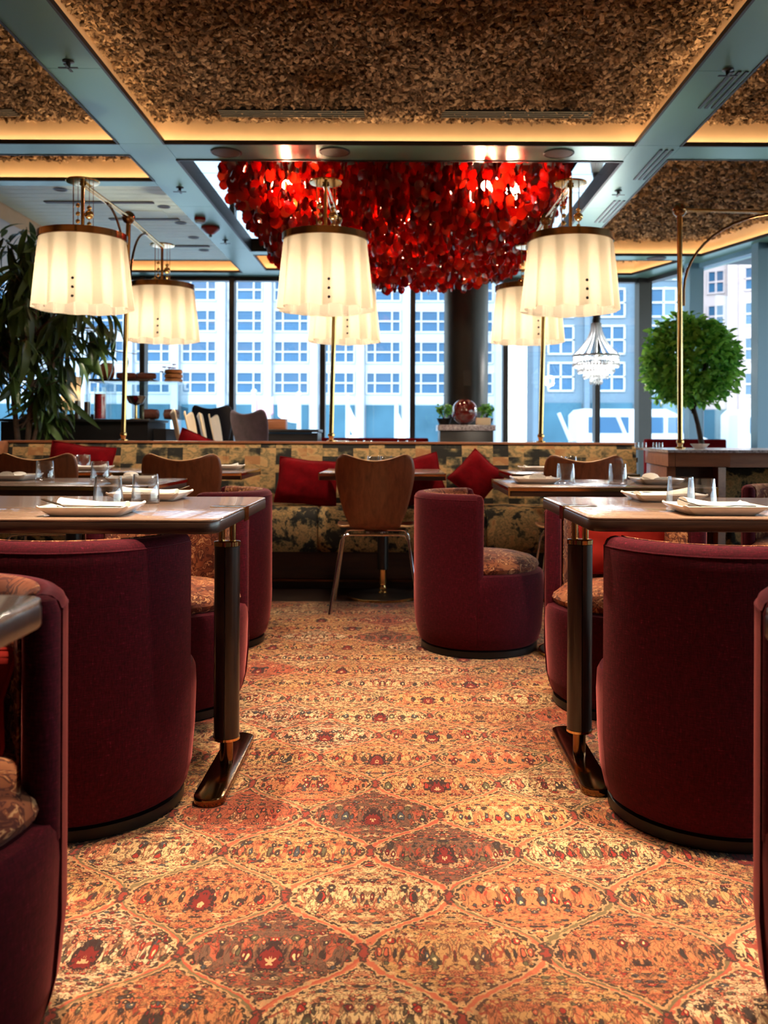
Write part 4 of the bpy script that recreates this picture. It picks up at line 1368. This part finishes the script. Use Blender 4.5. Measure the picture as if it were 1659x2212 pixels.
# the discs one can tell apart: the front row and the lowest tips
def seen(s): return s[1] * 1.0 + s[2] * .9
slots.sort(key=seen)
single, rest = slots[:300], slots[300:]
for x, y, z, rz, rx, sc, vi in single:
    o = bpy.data.objects.new('glass_disc', variants[vi]); COL.objects.link(o); o.parent = ch
    o.location = (x, y, z); o.rotation_euler = (rx, 0, rz); o.scale = (sc, sc, sc)
me_v = [[v.co.copy() for v in me.vertices] for me in variants]
me_f = [[tuple(p.vertices) for p in me.polygons] for me in variants]
mb = MB()
for x, y, z, rz, rx, sc, vi in rest:
    mt = Matrix.Translation((x, y, z)) @ Matrix.Rotation(rz, 4, 'Z') @ Matrix.Rotation(rx, 4, 'X') @ Matrix.Scale(sc, 4)
    mb.add([mt @ p for p in me_v[vi]], me_f[vi])
o = mb.build('glass_discs', M['red_glass'], ch, recalc=False); o['kind'] = 'stuff'
wires = MB()
for j in range(0, ny, 1):
    for i in range(0, nx, 1):
        if r.random() < .25:
            x = -1.27 + 2.52 * (i + .5 * (j % 2)) / nx; y = -1.42 + 2.88 * j / (ny - 1)
            wires.tube([(x, y, 0), (x, y, -.2)], .003, 4)
o = wires.build('hanging_wires', M['brass'], ch, smooth=False, recalc=False); o['kind'] = 'stuff'
for x, y, z in ((-.83, -1.28, -.20), (-.70, -1.05, -.24), (.62, -1.28, -.20), (.84, -1.22, -.20), (-.17, -.55, -.27), (.10, -.55, -.26), (.30, -.1, -.32), (-.45, .2, -.3), (.75, .2, -.26), (-.2, 1.0, -.3), (.6, .9, -.3)):
    MB().sphere((x, y, z), .036, 12, 8).build('bulb', M['redbulb'], ch)
    light('chandelier_light', 'POINT', (x, y, z), 62, (1.0, .66, .40), ch, shadow_soft_size=.05)

# ------------------------------------------------------------------ ceiling fittings
def speaker(label, x, y):
    t = thing('ceiling_speaker', label, 'speaker', (x, y, HS), 0, 'ceiling speakers')
    MB().lathe([(.105, -.0005), (.105, -.006), (.098, -.009), (.092, -.006)], 36, cap0=False, cap1=False).build('rim', M['frame'], t)
    MB().lathe([(.094, -.006), (.05, -.008), (.0005, -.009)], 36, cap0=False, cap1=False).build('grille', M['vent'], t)
speaker('round speaker grille at the left above the chandelier', -1.19, 6.14)
speaker('round speaker grille in the middle above the chandelier', -.45, 6.12)
speaker('round speaker grille at the right above the chandelier', 1.07, 6.13)
speaker('round speaker grille on the soffit over the topiary tree', 2.75, 9.71)
def sprinkler(label, x, y):
    t = thing('sprinkler', label, 'sprinkler', (x, y, HS), 0, 'ceiling sprinklers')
    MB().lathe([(.03, -.0005), (.03, -.004), (.012, -.01), (.010, -.03)], 16).build('escutcheon', M['frame'], t)
    d = MB()
    for k in range(4):
        a = pi / 2 * k
        d.xf(Matrix.Identity(4)).box(-.05, .05, -.007, .007, -.036, -.032) if k == 0 else None
    d.box(-.007, .007, -.05, .05, -.036, -.032)
    d.build('deflector', M['frame'], t, smooth=False)
for args in (('sprinkler on the left beam near the top of the picture', -1.72, 4.66), ('sprinkler on the right beam near the top of the picture', 1.71, 4.73),
             ('sprinkler on the left beam beside the mirror tiles', -1.72, 7.02), ('sprinkler on the right beam beside the mirror tiles', 1.70, 7.06),
             ('sprinkler on the left beam far end near the window', -1.73, 8.9)):
    sprinkler(*args)
for lab, x, y, nm in (('red flashing fire beacon on the left beam', -1.76, 8.35, 'a'), ('small red topped smoke detector on the left beam', -1.78, 8.0, 'b')):
    t = thing('fire_beacon' if nm == 'a' else 'smoke_detector', lab, 'alarm', (x, y, HS))
    if nm == 'a':
        MB().lathe([(.085, -.0005), (.085, -.02), (.04, -.06), (.015, -.07)], 24).build('body', M['redplastic'], t)
        MB().lathe([(.014, -.07), (.014, -.09), (.005, -.095)], 12).build('lens', M['white'], t)
    else:
        MB().lathe([(.05, -.0005), (.05, -.025)], 20).build('base', M['redplastic'], t)
        MB().lathe([(.048, -.025), (.04, -.042)], 20).build('cap', M['white'], t)
for k, (x, y) in enumerate(((-2.68, 7.10), (-2.0, 7.62), (-2.0, 8.2), (-2.02, 8.8), (-2.05, 9.4))):
    t = thing('downlight', ['recessed downlight', 'recessed downlight'][0] + ' in the plank ceiling, %s from the front' % ('first', 'second', 'third', 'fourth', 'fifth')[k], 'downlight', (x, y, HS + .004), 0, 'recessed downlights in the planks')
    MB().lathe([(.05, 0), (.055, -.004), (.045, -.006)], 24, cap0=False, cap1=False).build('rim', M['frame'], t)
    MB().lathe([(.045, -.003), (.0005, -.002)], 24, cap0=False, cap1=False).build('lens', M['vent'], t)

def spot(label, x, y, energy, size=80, blend=.6, z=HS + .145, tilt=(0, 0)):
    t = thing('spot_light', label, 'spotlight', (x, y, z), 0, 'spotlights in the near coffer')
    MB().lathe([(.05, 0), (.05, -.09), (.042, -.10), (.040, -.085), (.0005, -.084)], 24, cap1=False).build('housing', M['frame'], t)
    MB().lathe([(.038, -.088), (.0005, -.088)], 20, cap0=False, cap1=False).build('lens', M['downlight'], t)
    light('spot_beam', 'SPOT', (0, 0, -.12), energy, (1.0, .77, .55), t, (tilt[0], tilt[1], 0), spot_size=radians(size), spot_blend=blend, shadow_soft_size=.04)
for k, (x, y, en, sz) in enumerate(((-.05, 3.0, 260, 66), (.10, 2.1, 145, 74), (-.85, 2.6, 150, 62), (.85, 2.6, 150, 62), (-.85, 3.75, 110, 64), (.85, 3.75, 110, 64), (-.84, 2.02, 400, 34), (.84, 2.0, 400, 34))):
    spot(('bronze spotlight over the aisle beyond the oak tables', 'bronze spotlight over the aisle between the oak tables', 'bronze spotlight above the left oak table',
          'bronze spotlight above the right oak table', 'bronze spotlight above the left brass edged table', 'bronze spotlight above the right brass edged table', 'bronze spotlight above the left edge tub chair', 'bronze spotlight above the right edge tub chair')[k], x, y, en, sz)

# ------------------------------------------------------------------ crystal chandelier reflected by the window, built as a solid thing
cc = thing('reflected_chandelier', 'white tiered crystal chandelier standing in for a reflection near the window by the topiary', 'chandelier', (2.06, 9.5, 0))
MB().lathe([(.012, 2.20), (.012, HS + .15)], 10).lathe([(.04, 2.14), (.045, 2.2), (.03, 2.25)], 16).build('stem', M['frame'], cc)
def bead_ring(name, R, z0, z1, n, w):
    mb = MB()
    for k in range(n):
        a = 2 * pi * k / n; c, s_ = cos(a), sin(a)
        for (zz0, zz1, ww) in ((z0, (z0 + z1) / 2, w), ((z0 + z1) / 2 - .002, z1, w * .8)):
            zm = (zz0 + zz1) / 2
            vs = [(R * c, R * s_, zz0), (R * c, R * s_, zz1)]
            for q in range(4):
                b = pi / 2 * q
                vs.append(((R + ww * cos(b)) * c - ww * sin(b) * s_, (R + ww * cos(b)) * s_ + ww * sin(b) * c, zm))
            mb.add(vs, [(0, 2, 3), (0, 3, 4), (0, 4, 5), (0, 5, 2), (1, 3, 2), (1, 4, 3), (1, 5, 4), (1, 2, 5)])
    o = mb.build(name, M['crystal'], cc, smooth=False, recalc=False); o['kind'] = 'stuff'
bead_ring('crystal_tier', .235, 1.70, 1.82, 44, .014)
bead_ring('crystal_tier', .185, 1.64, 1.76, 36, .014)
bead_ring('crystal_tier', .125, 1.58, 1.70, 26, .014)
bead_ring('crystal_tier', .06, 1.52, 1.64, 14, .014)
MB().torus((0, 0, 1.825), .236, .012, 40, 8).torus((0, 0, 1.76), .187, .008, 36, 8).torus((0, 0, 1.70), .127, .008, 30, 8).torus((0, 0, 1.64), .062, .008, 24, 8).build('ring_frame', M['white'], cc)
for k in range(14):
    a = 2 * pi * k / 14; pts = []
    for q in range(9):
        u = q / 8; rr = .045 + (.235 - .045) * u ** 2.0
        pts.append((rr * cos(a), rr * sin(a), 2.17 - (2.17 - 1.83) * u))
    MB().tube(pts, .011, 6).build('bead_strand', M['crystal'], cc)
MB().sphere((0, 0, 1.74), .05, 12, 8).build('bulb', M['crystal_glow'], cc)  # added bulb, stands in for daylight shining through the crystals
light('crystal_glow_light', 'POINT', (0, 0, 1.74), 130, (1, .95, .88), cc, shadow_soft_size=.08)  # added light that whitens the crystals as if backlit

# ------------------------------------------------------------------ plants
def leaf_mesh(name, L, w, droop, mat):
    mb = MB(); n = 5
    vs = []; fs = []
    for k in range(n + 1):
        u = k / n; ww = w * (sin(pi * min(1, u * .92 + .06)) ** .8) * .5; z = -droop * u * u * L; y = L * u * (1 - .15 * droop * u)
        if k == n: ww = w * .02
        vs += [(-ww, y, z + .2 * ww), (0, y, z - .1 * ww), (ww, y, z + .2 * ww)]
    for k in range(n):
        for q in range(2): a = k * 3 + q; fs.append((a, a + 1, a + 4, a + 3))
    mb.add(vs, fs)
    o = mb.build(name, mat, None, sharp=3, recalc=False); me = o.data; bpy.data.objects.remove(o); return me

def pot(t, r, h, mat):
    MB().lathe([(r * .8, 0), (r, h * .96), (r * 1.04, h), (r * .93, h), (r * .9, h * .9)], 32, cap1=False).build('pot', mat, t)
    MB().lathe([(r * .91, h * .9), (.0005, h * .92)], 24, cap0=False, cap1=False).build('soil', M['soil'], t)

fi = thing('ficus_tree', 'tall dark leaved ficus tree with drooping leaves at the left', 'plant', (-2.99, 7.15, 0))
pot(fi, .26, .5, M['blackwood'])
q = random.Random(21)
for dx, dx2, rr in ((-.035, -.10, .022), (.03, .06, .024), (.06, .20, .018)):
    MB().tube([(dx, 0, .44), (dx * 1.2, .02, .9), (dx2, .03, 1.4), (dx2 * 1.6, .0, 1.9), (dx2 * 2.2, -.05, 2.35)], [rr, rr, rr * .85, rr * .6, rr * .35], 10).build('trunk', M['bark'], fi)
lm = [leaf_mesh('leaf', L, w, d, M['ficus']) for L, w, d in ((.23, .045, .5), (.26, .05, .8), (.2, .042, .25))]
twigs = []
for k in range(115):
    a = q.uniform(0, 2 * pi); z0 = q.uniform(1.38, 2.35); R = q.uniform(.2, .62) * (1.25 - .25 * abs(z0 - 1.7))
    if k < 9: a = q.uniform(-.5, .9); z0 = q.uniform(1.12, 1.3); R = q.uniform(.2, .38)
    if z0 > 1.95: R *= .8
    if cos(a) > .3 and 1.5 < z0 < 1.9: R *= 1.2
    p0 = Vector((q.uniform(-.08, .1), q.uniform(-.05, .05), z0 - .1)); p1 = Vector((R * cos(a), R * sin(a), z0 + q.uniform(-.05, .22)))
    twigs.append((p0, p1))
tw = MB()
leaves = []
for p0, p1 in twigs:
    mid = (p0 + p1) / 2 + Vector((0, 0, .08))
    tw.tube([p0, mid, p1], [.007, .005, .003], 5)
    for m_ in range(q.randint(8, 12)):
        u = q.uniform(.35, 1.0); p = p0 * (1 - u) ** 2 + mid * (2 * u * (1 - u)) + p1 * u * u
        d = (p1 - p0); az = math.atan2(d.y, d.x) - pi / 2 + q.gauss(0, .9)
        leaves.append((p, (q.gauss(-.75, .4), q.gauss(0, .4), az), q.uniform(.75, 1.15), q.randrange(3)))
# a few upright shoots at the crown
for k in range(16):
    p = Vector((q.uniform(-.3, .1), q.uniform(-.2, .2), 2.35 + q.uniform(0, .2)))
    leaves.append((p, (q.gauss(.9, .35), q.gauss(0, .3), q.uniform(0, 2 * pi)), 1.0, q.randrange(3)))
tw.build('twigs', M['bark'], fi, recalc=False)
leaves.sort(key=lambda l: l[0].y - .5 * l[0].x)
for p, e, sc, vi in leaves[:300]:
    o = bpy.data.objects.new('leaf', lm[vi]); COL.objects.link(o); o.parent = fi
    o.location = p; o.rotation_euler = e; o.scale = (sc, sc, sc)
from mathutils import Euler
mb = MB()
lv = [[v.co.copy() for v in me.vertices] for me in lm]; lf = [[tuple(p.vertices) for p in me.polygons] for me in lm]
for p, e, sc, vi in leaves[300:]:
    mt = Matrix.Translation(p) @ Euler(e).to_matrix().to_4x4() @ Matrix.Scale(sc, 4)
    mb.add([mt @ c for c in lv[vi]], lf[vi])
o = mb.build('foliage', M['ficus'], fi, recalc=False, sharp=3); o['kind'] = 'stuff'

tp = thing('topiary_tree', 'round clipped green topiary tree by the right windows', 'plant', (2.79, 8.55, 0))
pot(tp, .25, .55, M['blackwood'])
MB().tube([(.09, 0, .5), (.07, 0, .9), (.03, 0, 1.1), (-.02, 0, 1.28), (-.02, 0, 1.5)], [.03, .026, .022, .022, .016], 10).build('trunk', M['darkbark'], tp)
br = MB()
for k in range(16):
    a = q.uniform(0, 2 * pi); e_ = q.uniform(.1, 1.2)
    p1 = Vector((-.02 + .36 * cos(a) * cos(e_), .36 * sin(a) * cos(e_), 1.55 + .4 * sin(e_)))
    br.tube([(-.02, 0, 1.2 + .1 * q.random()), ((-.02 + p1.x) / 2, p1.y / 2, 1.42), p1], [.014, .009, .004], 5)
br.build('branches', M['darkbark'], tp, recalc=False)
small = leaf_mesh('leaf', .074, .042, .3, M['box_leaf'])
sv = [v.co.copy() for v in small.vertices]; sf = [tuple(p.vertices) for p in small.polygons]
big = []
mb = MB()
bumps = [(q.uniform(0, 2 * pi), q.uniform(-1, 1), q.uniform(.05, .16)) for _ in range(26)]
for k in range(4300):
    a = q.uniform(0, 2 * pi); sz = q.uniform(-1, 1); rr = q.uniform(.35, 1.0) ** .5
    c2 = sqrt(1 - sz * sz)
    lump = 1 + sum(h * math.exp(-(((a - ba + pi) % (2 * pi) - pi) ** 2 + (sz - bz) ** 2) / .09) for ba, bz, h in bumps) - .06
    R = .45 * rr * lump
    p = Vector((-.03 + R * c2 * cos(a), R * c2 * sin(a), 1.69 + R * 1.0 * sz))
    if p.z < 1.28: p.z = 1.28 + q.uniform(0, .1)
    mt = Matrix.Translation(p) @ Euler((q.uniform(-1, 1.2), q.uniform(-.8, .8), a - pi / 2 + q.gauss(0, .8))).to_matrix().to_4x4() @ Matrix.Scale(q.uniform(.7, 1.25), 4)
    mb.add([mt @ c for c in sv], sf)
o = mb.build('foliage', M['box_leaf'], tp, recalc=False, sharp=3); o['kind'] = 'stuff'

def small_plant(label, x, y, z, seed):
    t = thing('potted_plant', label, 'plant', (x, y, z), 0, 'small potted plants beside the red globe')
    MB().lathe([(.05, 0), (.075, .06), (.078, .068), (.068, .068), (.066, .055)], 24, cap1=False).build('bowl', M['black'], t)
    MB().lathe([(.067, .055), (.0005, .06)], 20, cap0=False, cap1=False).build('soil', M['soil'], t)
    r_ = random.Random(seed); mb = MB(); st = MB()
    for k in range(5):
        a = r_.uniform(0, 6.28); st.tube([(0, 0, .05), (.03 * cos(a), .03 * sin(a), .11), (.06 * cos(a), .06 * sin(a), .16)], [.005, .004, .002], 5)
    st.build('stem', M['darkbark'], t, recalc=False)
    for k in range(170):
        a = r_.uniform(0, 6.28); sz = r_.uniform(-.9, 1); R = .085 * r_.uniform(.4, 1); c2 = sqrt(max(0, 1 - sz * sz))
        mt = Matrix.Translation((R * c2 * cos(a), R * c2 * sin(a), .155 + R * .75 * sz)) @ Euler((r_.uniform(-1, 1), 0, a)).to_matrix().to_4x4() @ Matrix.Scale(.55, 4)
        mb.add([mt @ c for c in sv], sf)
    o = mb.build('foliage', M['box_leaf'], t, recalc=False, sharp=3); o['kind'] = 'stuff'

# ------------------------------------------------------------------ console with the red globe
cn = thing('console_cabinet', 'dark console cabinet with thick stone top in front of the column', 'cabinet', (.64, 8.95, 0))
MB().rbox(-.255, .265, -.22, .22, .06, 1.03, .012, .004, 3).build('body', M['blackwood'], cn)
MB().box(-.24, .25, -.20, .20, 0, .06).build('plinth', M['black'], cn, smooth=False)
MB().rbox(-.275, .285, -.245, .245, 1.03, 1.085, .008, .003, 3).build('stone_top', M['stone'], cn)
gl = thing('red_globe', 'polished dark red glazed globe on the stone topped console', 'ornament', (.64, 8.95, 1.086))
MB().sphere((0, 0, .132), .13, 32, 20).build('globe', M['redsphere'], gl)
MB().lathe([(.05, 0), (.045, .01)], 24).build('ring_stand', M['blackwood'], gl)
small_plant('small bushy plant in a black bowl left of the red globe', .445, 9.09, 1.086, 3)
small_plant('small bushy plant in a black bowl right of the red globe', .865, 9.09, 1.086, 4)
pk = MB().rbox(-.07, .07, -.05, .05, 0, .07, .01, .004, 3).build('menu_holder', M['creamwood'], None, (.81, 8.80, 1.086))
tag(pk, 'cream menu holder right of the red globe', 'holder')

# burgundy booths against the windows
for lab, x0, x1, y in (('burgundy booth back below the middle windows', -.98, .30, 9.55), ('burgundy booth back below the topiary tree', 2.52, 3.35, 9.3)):
    t = thing('window_booth', lab, 'banquette', ((x0 + x1) / 2, y, 0))
    h = (x1 - x0) / 2
    MB().rbox(-h, h, -.05, .05, .10, .955, .02, .015, 3).build('back', M['velvet'], t)
    MB().rbox(-h, h, .05, .55, .10, .46, .03, .02, 3).build('seat', M['velvet'], t)
    MB().box(-h + .03, h - .03, -.03, .5, 0, .10).build('base', M['plinthwood'], t, smooth=False)

# tables beyond the banquette carry glasses whose rims show above the ledge
rt = make_pedestal_table('long table set with glasses beyond the banquette', -.65, 2.0, .6, .80, px=.5)
rt.location = (0, 7.9, 0)
rows = [(-.57, 7.75), (-.49, 7.9), (-.41, 7.75), (-.28, 7.85), (.02, 7.8), (.10, 7.95), (1.12, 7.8), (1.22, 7.9), (1.5, 7.85), (1.62, 7.75)]
for k, (x, y) in enumerate(rows):
    o = g0.copy(); COL.objects.link(o); o.location = (x, y, .8005); o.scale = (1.1, 1.1, 1.55)
    tag(o, 'tall clear glass on the long table beyond the banquette, %s from the left' % ('first', 'second', 'third', 'fourth', 'fifth', 'sixth', 'seventh', 'eighth', 'ninth', 'tenth')[k], 'glass', 'glasses on the long table beyond the banquette')
for k, (lab, x, y, z) in enumerate((('white bowl on the stone counter beside the fourth lamp pole', 1.91, 5.75, .9005),)):
    o = MB().lathe([(.0005, 0), (.03, 0), (.036, .004), (.06, .03), (.062, .031), (.056, .030), (.034, .008), (.0005, .006)], 32, cap0=False, cap1=False).build('bowl', M['porcelain'], None, (x, y, z))
    tag(o, lab, 'bowl')
for k, x in enumerate((1.56, 1.61, 1.68, 1.72)):
    o = g0.copy(); COL.objects.link(o); o.location = (x + .02, 6.02, .9005); o.scale = (.35, .35, .42)
    tag(o, 'tiny clear shot glass on the stone counter, %s of four from the left' % ('first', 'second', 'third', 'last')[k], 'glass', 'shot glasses on the stone counter')

# ------------------------------------------------------------------ cream stools and dark stools beyond the left of the banquette
ST = 'cream shell stools'
s1 = make_shell_chair('cream shell stool, leftmost of the four behind the banquette', M['creamwood'], .74, 'bar_stool', 'frame'); s1['group'] = ST
s1.location = (-1.53, 7.15, 0); s1.rotation_euler = (0, 0, radians(-76))
dup(s1, (-1.53, 7.62, 0), radians(-86), 'cream shell stool, second from the left behind the banquette', ST)
dup(s1, (-1.53, 8.09, 0), radians(-80), 'cream shell stool, third from the left behind the banquette', ST)
dup(s1, (-1.52, 8.56, 0), radians(-90), 'cream shell stool, rightmost of the four behind the banquette', ST)
d1 = make_shell_chair('black shell stool right of the cream stools', M['navyshell'], .84, 'bar_stool', 'frame')
d1.location = (-1.82, 9.20, 0); d1.rotation_euler = (0, 0, radians(-12))
d2 = make_shell_chair('grey cloth draped shell stool left of the host desk', M['greyshell'], .74, 'bar_stool', 'frame')
d2.location = (-1.03, 7.22, 0); d2.rotation_euler = (0, 0, radians(-40))
hd = thing('host_desk', 'low black host desk behind the banquette left of the middle lamp', 'desk', (-.98, 8.2, 0))
MB().box(-.25, .25, -.2, .2, 0, 1.0).build('body', M['blackwood'], hd, smooth=False)
MB().rbox(-.28, .26, -.23, .23, 1.005, 1.03, .01, .003, 3).build('top', M['blackwood'], hd)
MB().box(-.2, .2, -.21, -.2, .99, 1.004).build('glass_strip', M['glazing'], hd, smooth=False)
bx = thing('wooden_box', 'wooden box standing on the black host desk', 'box', (-1.13, 8.2, 1.0305))
MB().rbox(-.10, .10, -.07, .07, 0, .085, .006, .002, 3).build('body', M['panelwood'], bx)
MB().rbox(-.103, .103, -.073, .073, .085, .095, .006, .002, 3).build('lid', M['panelwood'], bx)

# ------------------------------------------------------------------ bar with food display at the left
bar = thing('bar_counter', 'black bar counter at the left behind the banquette', 'counter', (0, 0, 0))
MB().box(-3.45, -2.18, 7.80, 8.4, 0, 1.085).build('body', M['blackwood'], bar, smooth=False)
MB().rbox(-3.48, -2.16, 7.77, 8.43, 1.087, 1.11, .01, .003, 3).build('top', M['blackwood'], bar)
MB().box(-2.17, -2.06, 7.95, 8.4, 0, 1.03).build('lower_end', M['blackwood'], bar, smooth=False)
MB().box(-3.40, -2.75, 8.1, 8.3, 1.112, 1.16).build('bottle_step', M['frame'], bar, smooth=False)
BT = 1.1105
def jar(label, x, y, r, h, fill, fmat, z=BT):
    t = thing('glass_jar', label, 'jar', (x, y, z), 0, 'glass jars on the bar')
    MB().lathe([(.0005, 0), (r, 0), (r, h), (r - .003, h), (r - .003, .004), (.0005, .004)], 28, cap0=False, cap1=False).build('glass', M['caseglass'], t)
    MB().lathe([(.0005, .005), (r - .005, .005), (r - .005, fill), (.0005, fill + .004)], 24, cap0=False, cap1=False).build('contents', M[fmat], t)
jar('tall clear jar of dark preserve, leftmost on the bar', -2.82, 7.89, .028, .22, .16, 'brownfruit')
jar('tall clear jar of dark preserve, second from left on the bar', -2.735, 7.89, .03, .22, .15, 'brownfruit')
jar('wide clear jar of red preserve on the bar', -2.62, 7.885, .052, .28, .22, 'redfruit')
dc = thing('display_case', 'glass food display case on the bar with a wooden board on top', 'display case', (-2.36, 8.16, BT))
for x0, x1, y0, y1, z0, z1 in ((-.27, .40, -.2, -.193, 0, .33), (-.27, .40, .193, .2, 0, .33), (-.27, -.263, -.193, .193, 0, .33), (.393, .40, -.193, .193, 0, .33), (-.275, .405, -.205, .205, .33, .338)):
    MB().box(x0, x1, y0, y1, z0, z1).build('glass_panel', M['caseglass'], dc, smooth=False)
bd = MB().rbox(-.34, .22, -.14, .14, 0, .022, .02, .004, 3).build('serving_board', M['plinthwood'], None, (-2.42, 8.12, BT + .3385)); tag(bd, 'dark wooden serving board on the glass display case', 'board')
hm = thing('cut_ham', 'cut ham with pink face standing on the serving board', 'ham', (-2.63, 8.08, BT + .361), radians(35))
h_ = MB().lathe([(.0005, -.06), (.05, -.058), (.072, -.03), (.075, 0), (.07, .05), (.066, .055)], 28, cap0=False, cap1=False); h_.xf(Matrix.Translation((0, 0, .0755)) @ Matrix.Rotation(pi / 2, 4, 'Y')); h_.build('rind', M['ham_rind'], hm)
h_ = MB().lathe([(.066, .0545), (.03, .056), (.0005, .056)], 28, cap0=False, cap1=False); h_.xf(Matrix.Translation((0, 0, .0755)) @ Matrix.Rotation(pi / 2, 4, 'Y')); h_.build('cut_face', M['ham_meat'], hm)
for k, (x, y, rz, lab) in enumerate(((-2.44, 8.04, .15, 'cured sausage beside the cut ham'), (-2.42, 8.18, -.12, 'cured sausage in the middle of the serving board'), (-2.27, 8.08, .12, 'cured sausage at the right end of the serving board'))):
    o = MB().tube([(-.085, 0, .03), (-.078, 0, .03), (-.04, .006, .03), (.04, .006, .03), (.078, 0, .03), (.085, 0, .03)], [.006, .024, .03, .03, .024, .006], 14).build('sausage', M['sausage'], None, (x, y, BT + .361)); o.rotation_euler = (0, 0, rz)
    tag(o, lab, 'sausage', 'cured sausages on the serving board')
for k in range(3):
    o = MB().lathe([(.0005, 0), (.07, 0), (.08, .008), (.08, .03), (.07, .038), (.0005, .04)], 28, cap0=False, cap1=False).build('round_loaf', M['bread'], None, (-2.06, 8.20, BT + .339 + .041 * k))
    tag(o, ('lowest', 'middle', 'topmost')[k] + ' round loaf of the stack on the display case', 'bread', 'stacked round loaves')
fw = thing('flower_spray', 'small pink flower spray on the display case', 'flowers', (-2.14, 8.30, BT + .339))
MB().lathe([(.02, 0), (.028, .03), (.018, .05), (.02, .06)], 18).build('vase', M['porcelain'], fw)
st = MB(); r_ = random.Random(3)
for k in range(7):
    a = r_.uniform(0, 6.28); x_, y_, z_ = .06 * cos(a), .06 * sin(a), r_.uniform(.10, .19)
    st.tube([(0, 0, .05), (x_ * .5, y_ * .5, z_ * .7), (x_, y_, z_)], .0022, 4)
    fl2 = MB()
    for p in range(5):
        b_ = 2 * pi * p / 5; fl2.sphere((x_ + .012 * cos(b_), y_ + .012 * sin(b_), z_), .010, 8, 5, .6)
    fl2.build('blossom', M['pinkflower'], fw)
st.build('stem', M['darkbark'], fw, recalc=False)
bw = thing('mixing_bowl', 'silver bowl on a stand in front of the display case', 'bowl', (-2.30, 7.86, BT))
MB().lathe([(.05, 0), (.052, .006), (.012, .012), (.010, .12), (.02, .125)], 24).build('stand', M['brass'], bw)
MB().lathe([(.02, .125), (.06, .14), (.085, .19), (.088, .205), (.083, .205), (.058, .148), (.0005, .135)], 32, cap0=False, cap1=False).build('bowl', M['silverbowl'], bw)
for k, (x, lab) in enumerate(((-2.24, 'cured sausage inside the glass case, left'), (-2.06, 'cured sausage inside the glass case, right'))):
    o = MB().tube([(-.07, 0, .05), (-.06, 0, .05), (0, .01, .05), (.06, 0, .05), (.07, 0, .05)], [.01, .045, .05, .045, .01], 14).build('sausage', M['sausage'], None, (x, 8.12, BT)); tag(o, lab, 'sausage', 'cured sausages in the glass case')
ba = thing('table_lamp', 'cream cylinder table lamp on the bar behind the ficus leaves', 'lamp', (-3.05, 8.365, 1.1105))
MB().lathe([(.06, 0), (.06, .012), (.012, .018), (.012, .10)], 20).build('base', M['frame'], ba)
MB().lathe([(.09, .09), (.09, .40)], 32, cap0=False, cap1=False).build('shade', M['shade'], ba)
light('table_lamp_light', 'POINT', (0, 0, .24), 3, WARM, ba, shadow_soft_size=.04)
wt = thing('waiter_station', 'blue grey drawer cabinet at the far left behind the banquette', 'cabinet', (-4.05, 7.9, 0))
MB().box(-.4, .28, -.2, .25, 0, .99).build('body', M['facade2'], wt, smooth=False)
MB().rbox(-.42, .29, -.22, .27, .992, 1.012, .01, .003, 3).build('top', M['glazing'], wt)
for z0 in (.30, .62): 
    dr = MB().box(-.37, .25, -.215, -.202, z0, z0 + .28).build('drawer', M['facade2'], wt, smooth=False)
    MB().tube([(-.2, -.23, z0 + .2), (.08, -.23, z0 + .2)], .006, 8).build('handle', M['chrome'], dr)
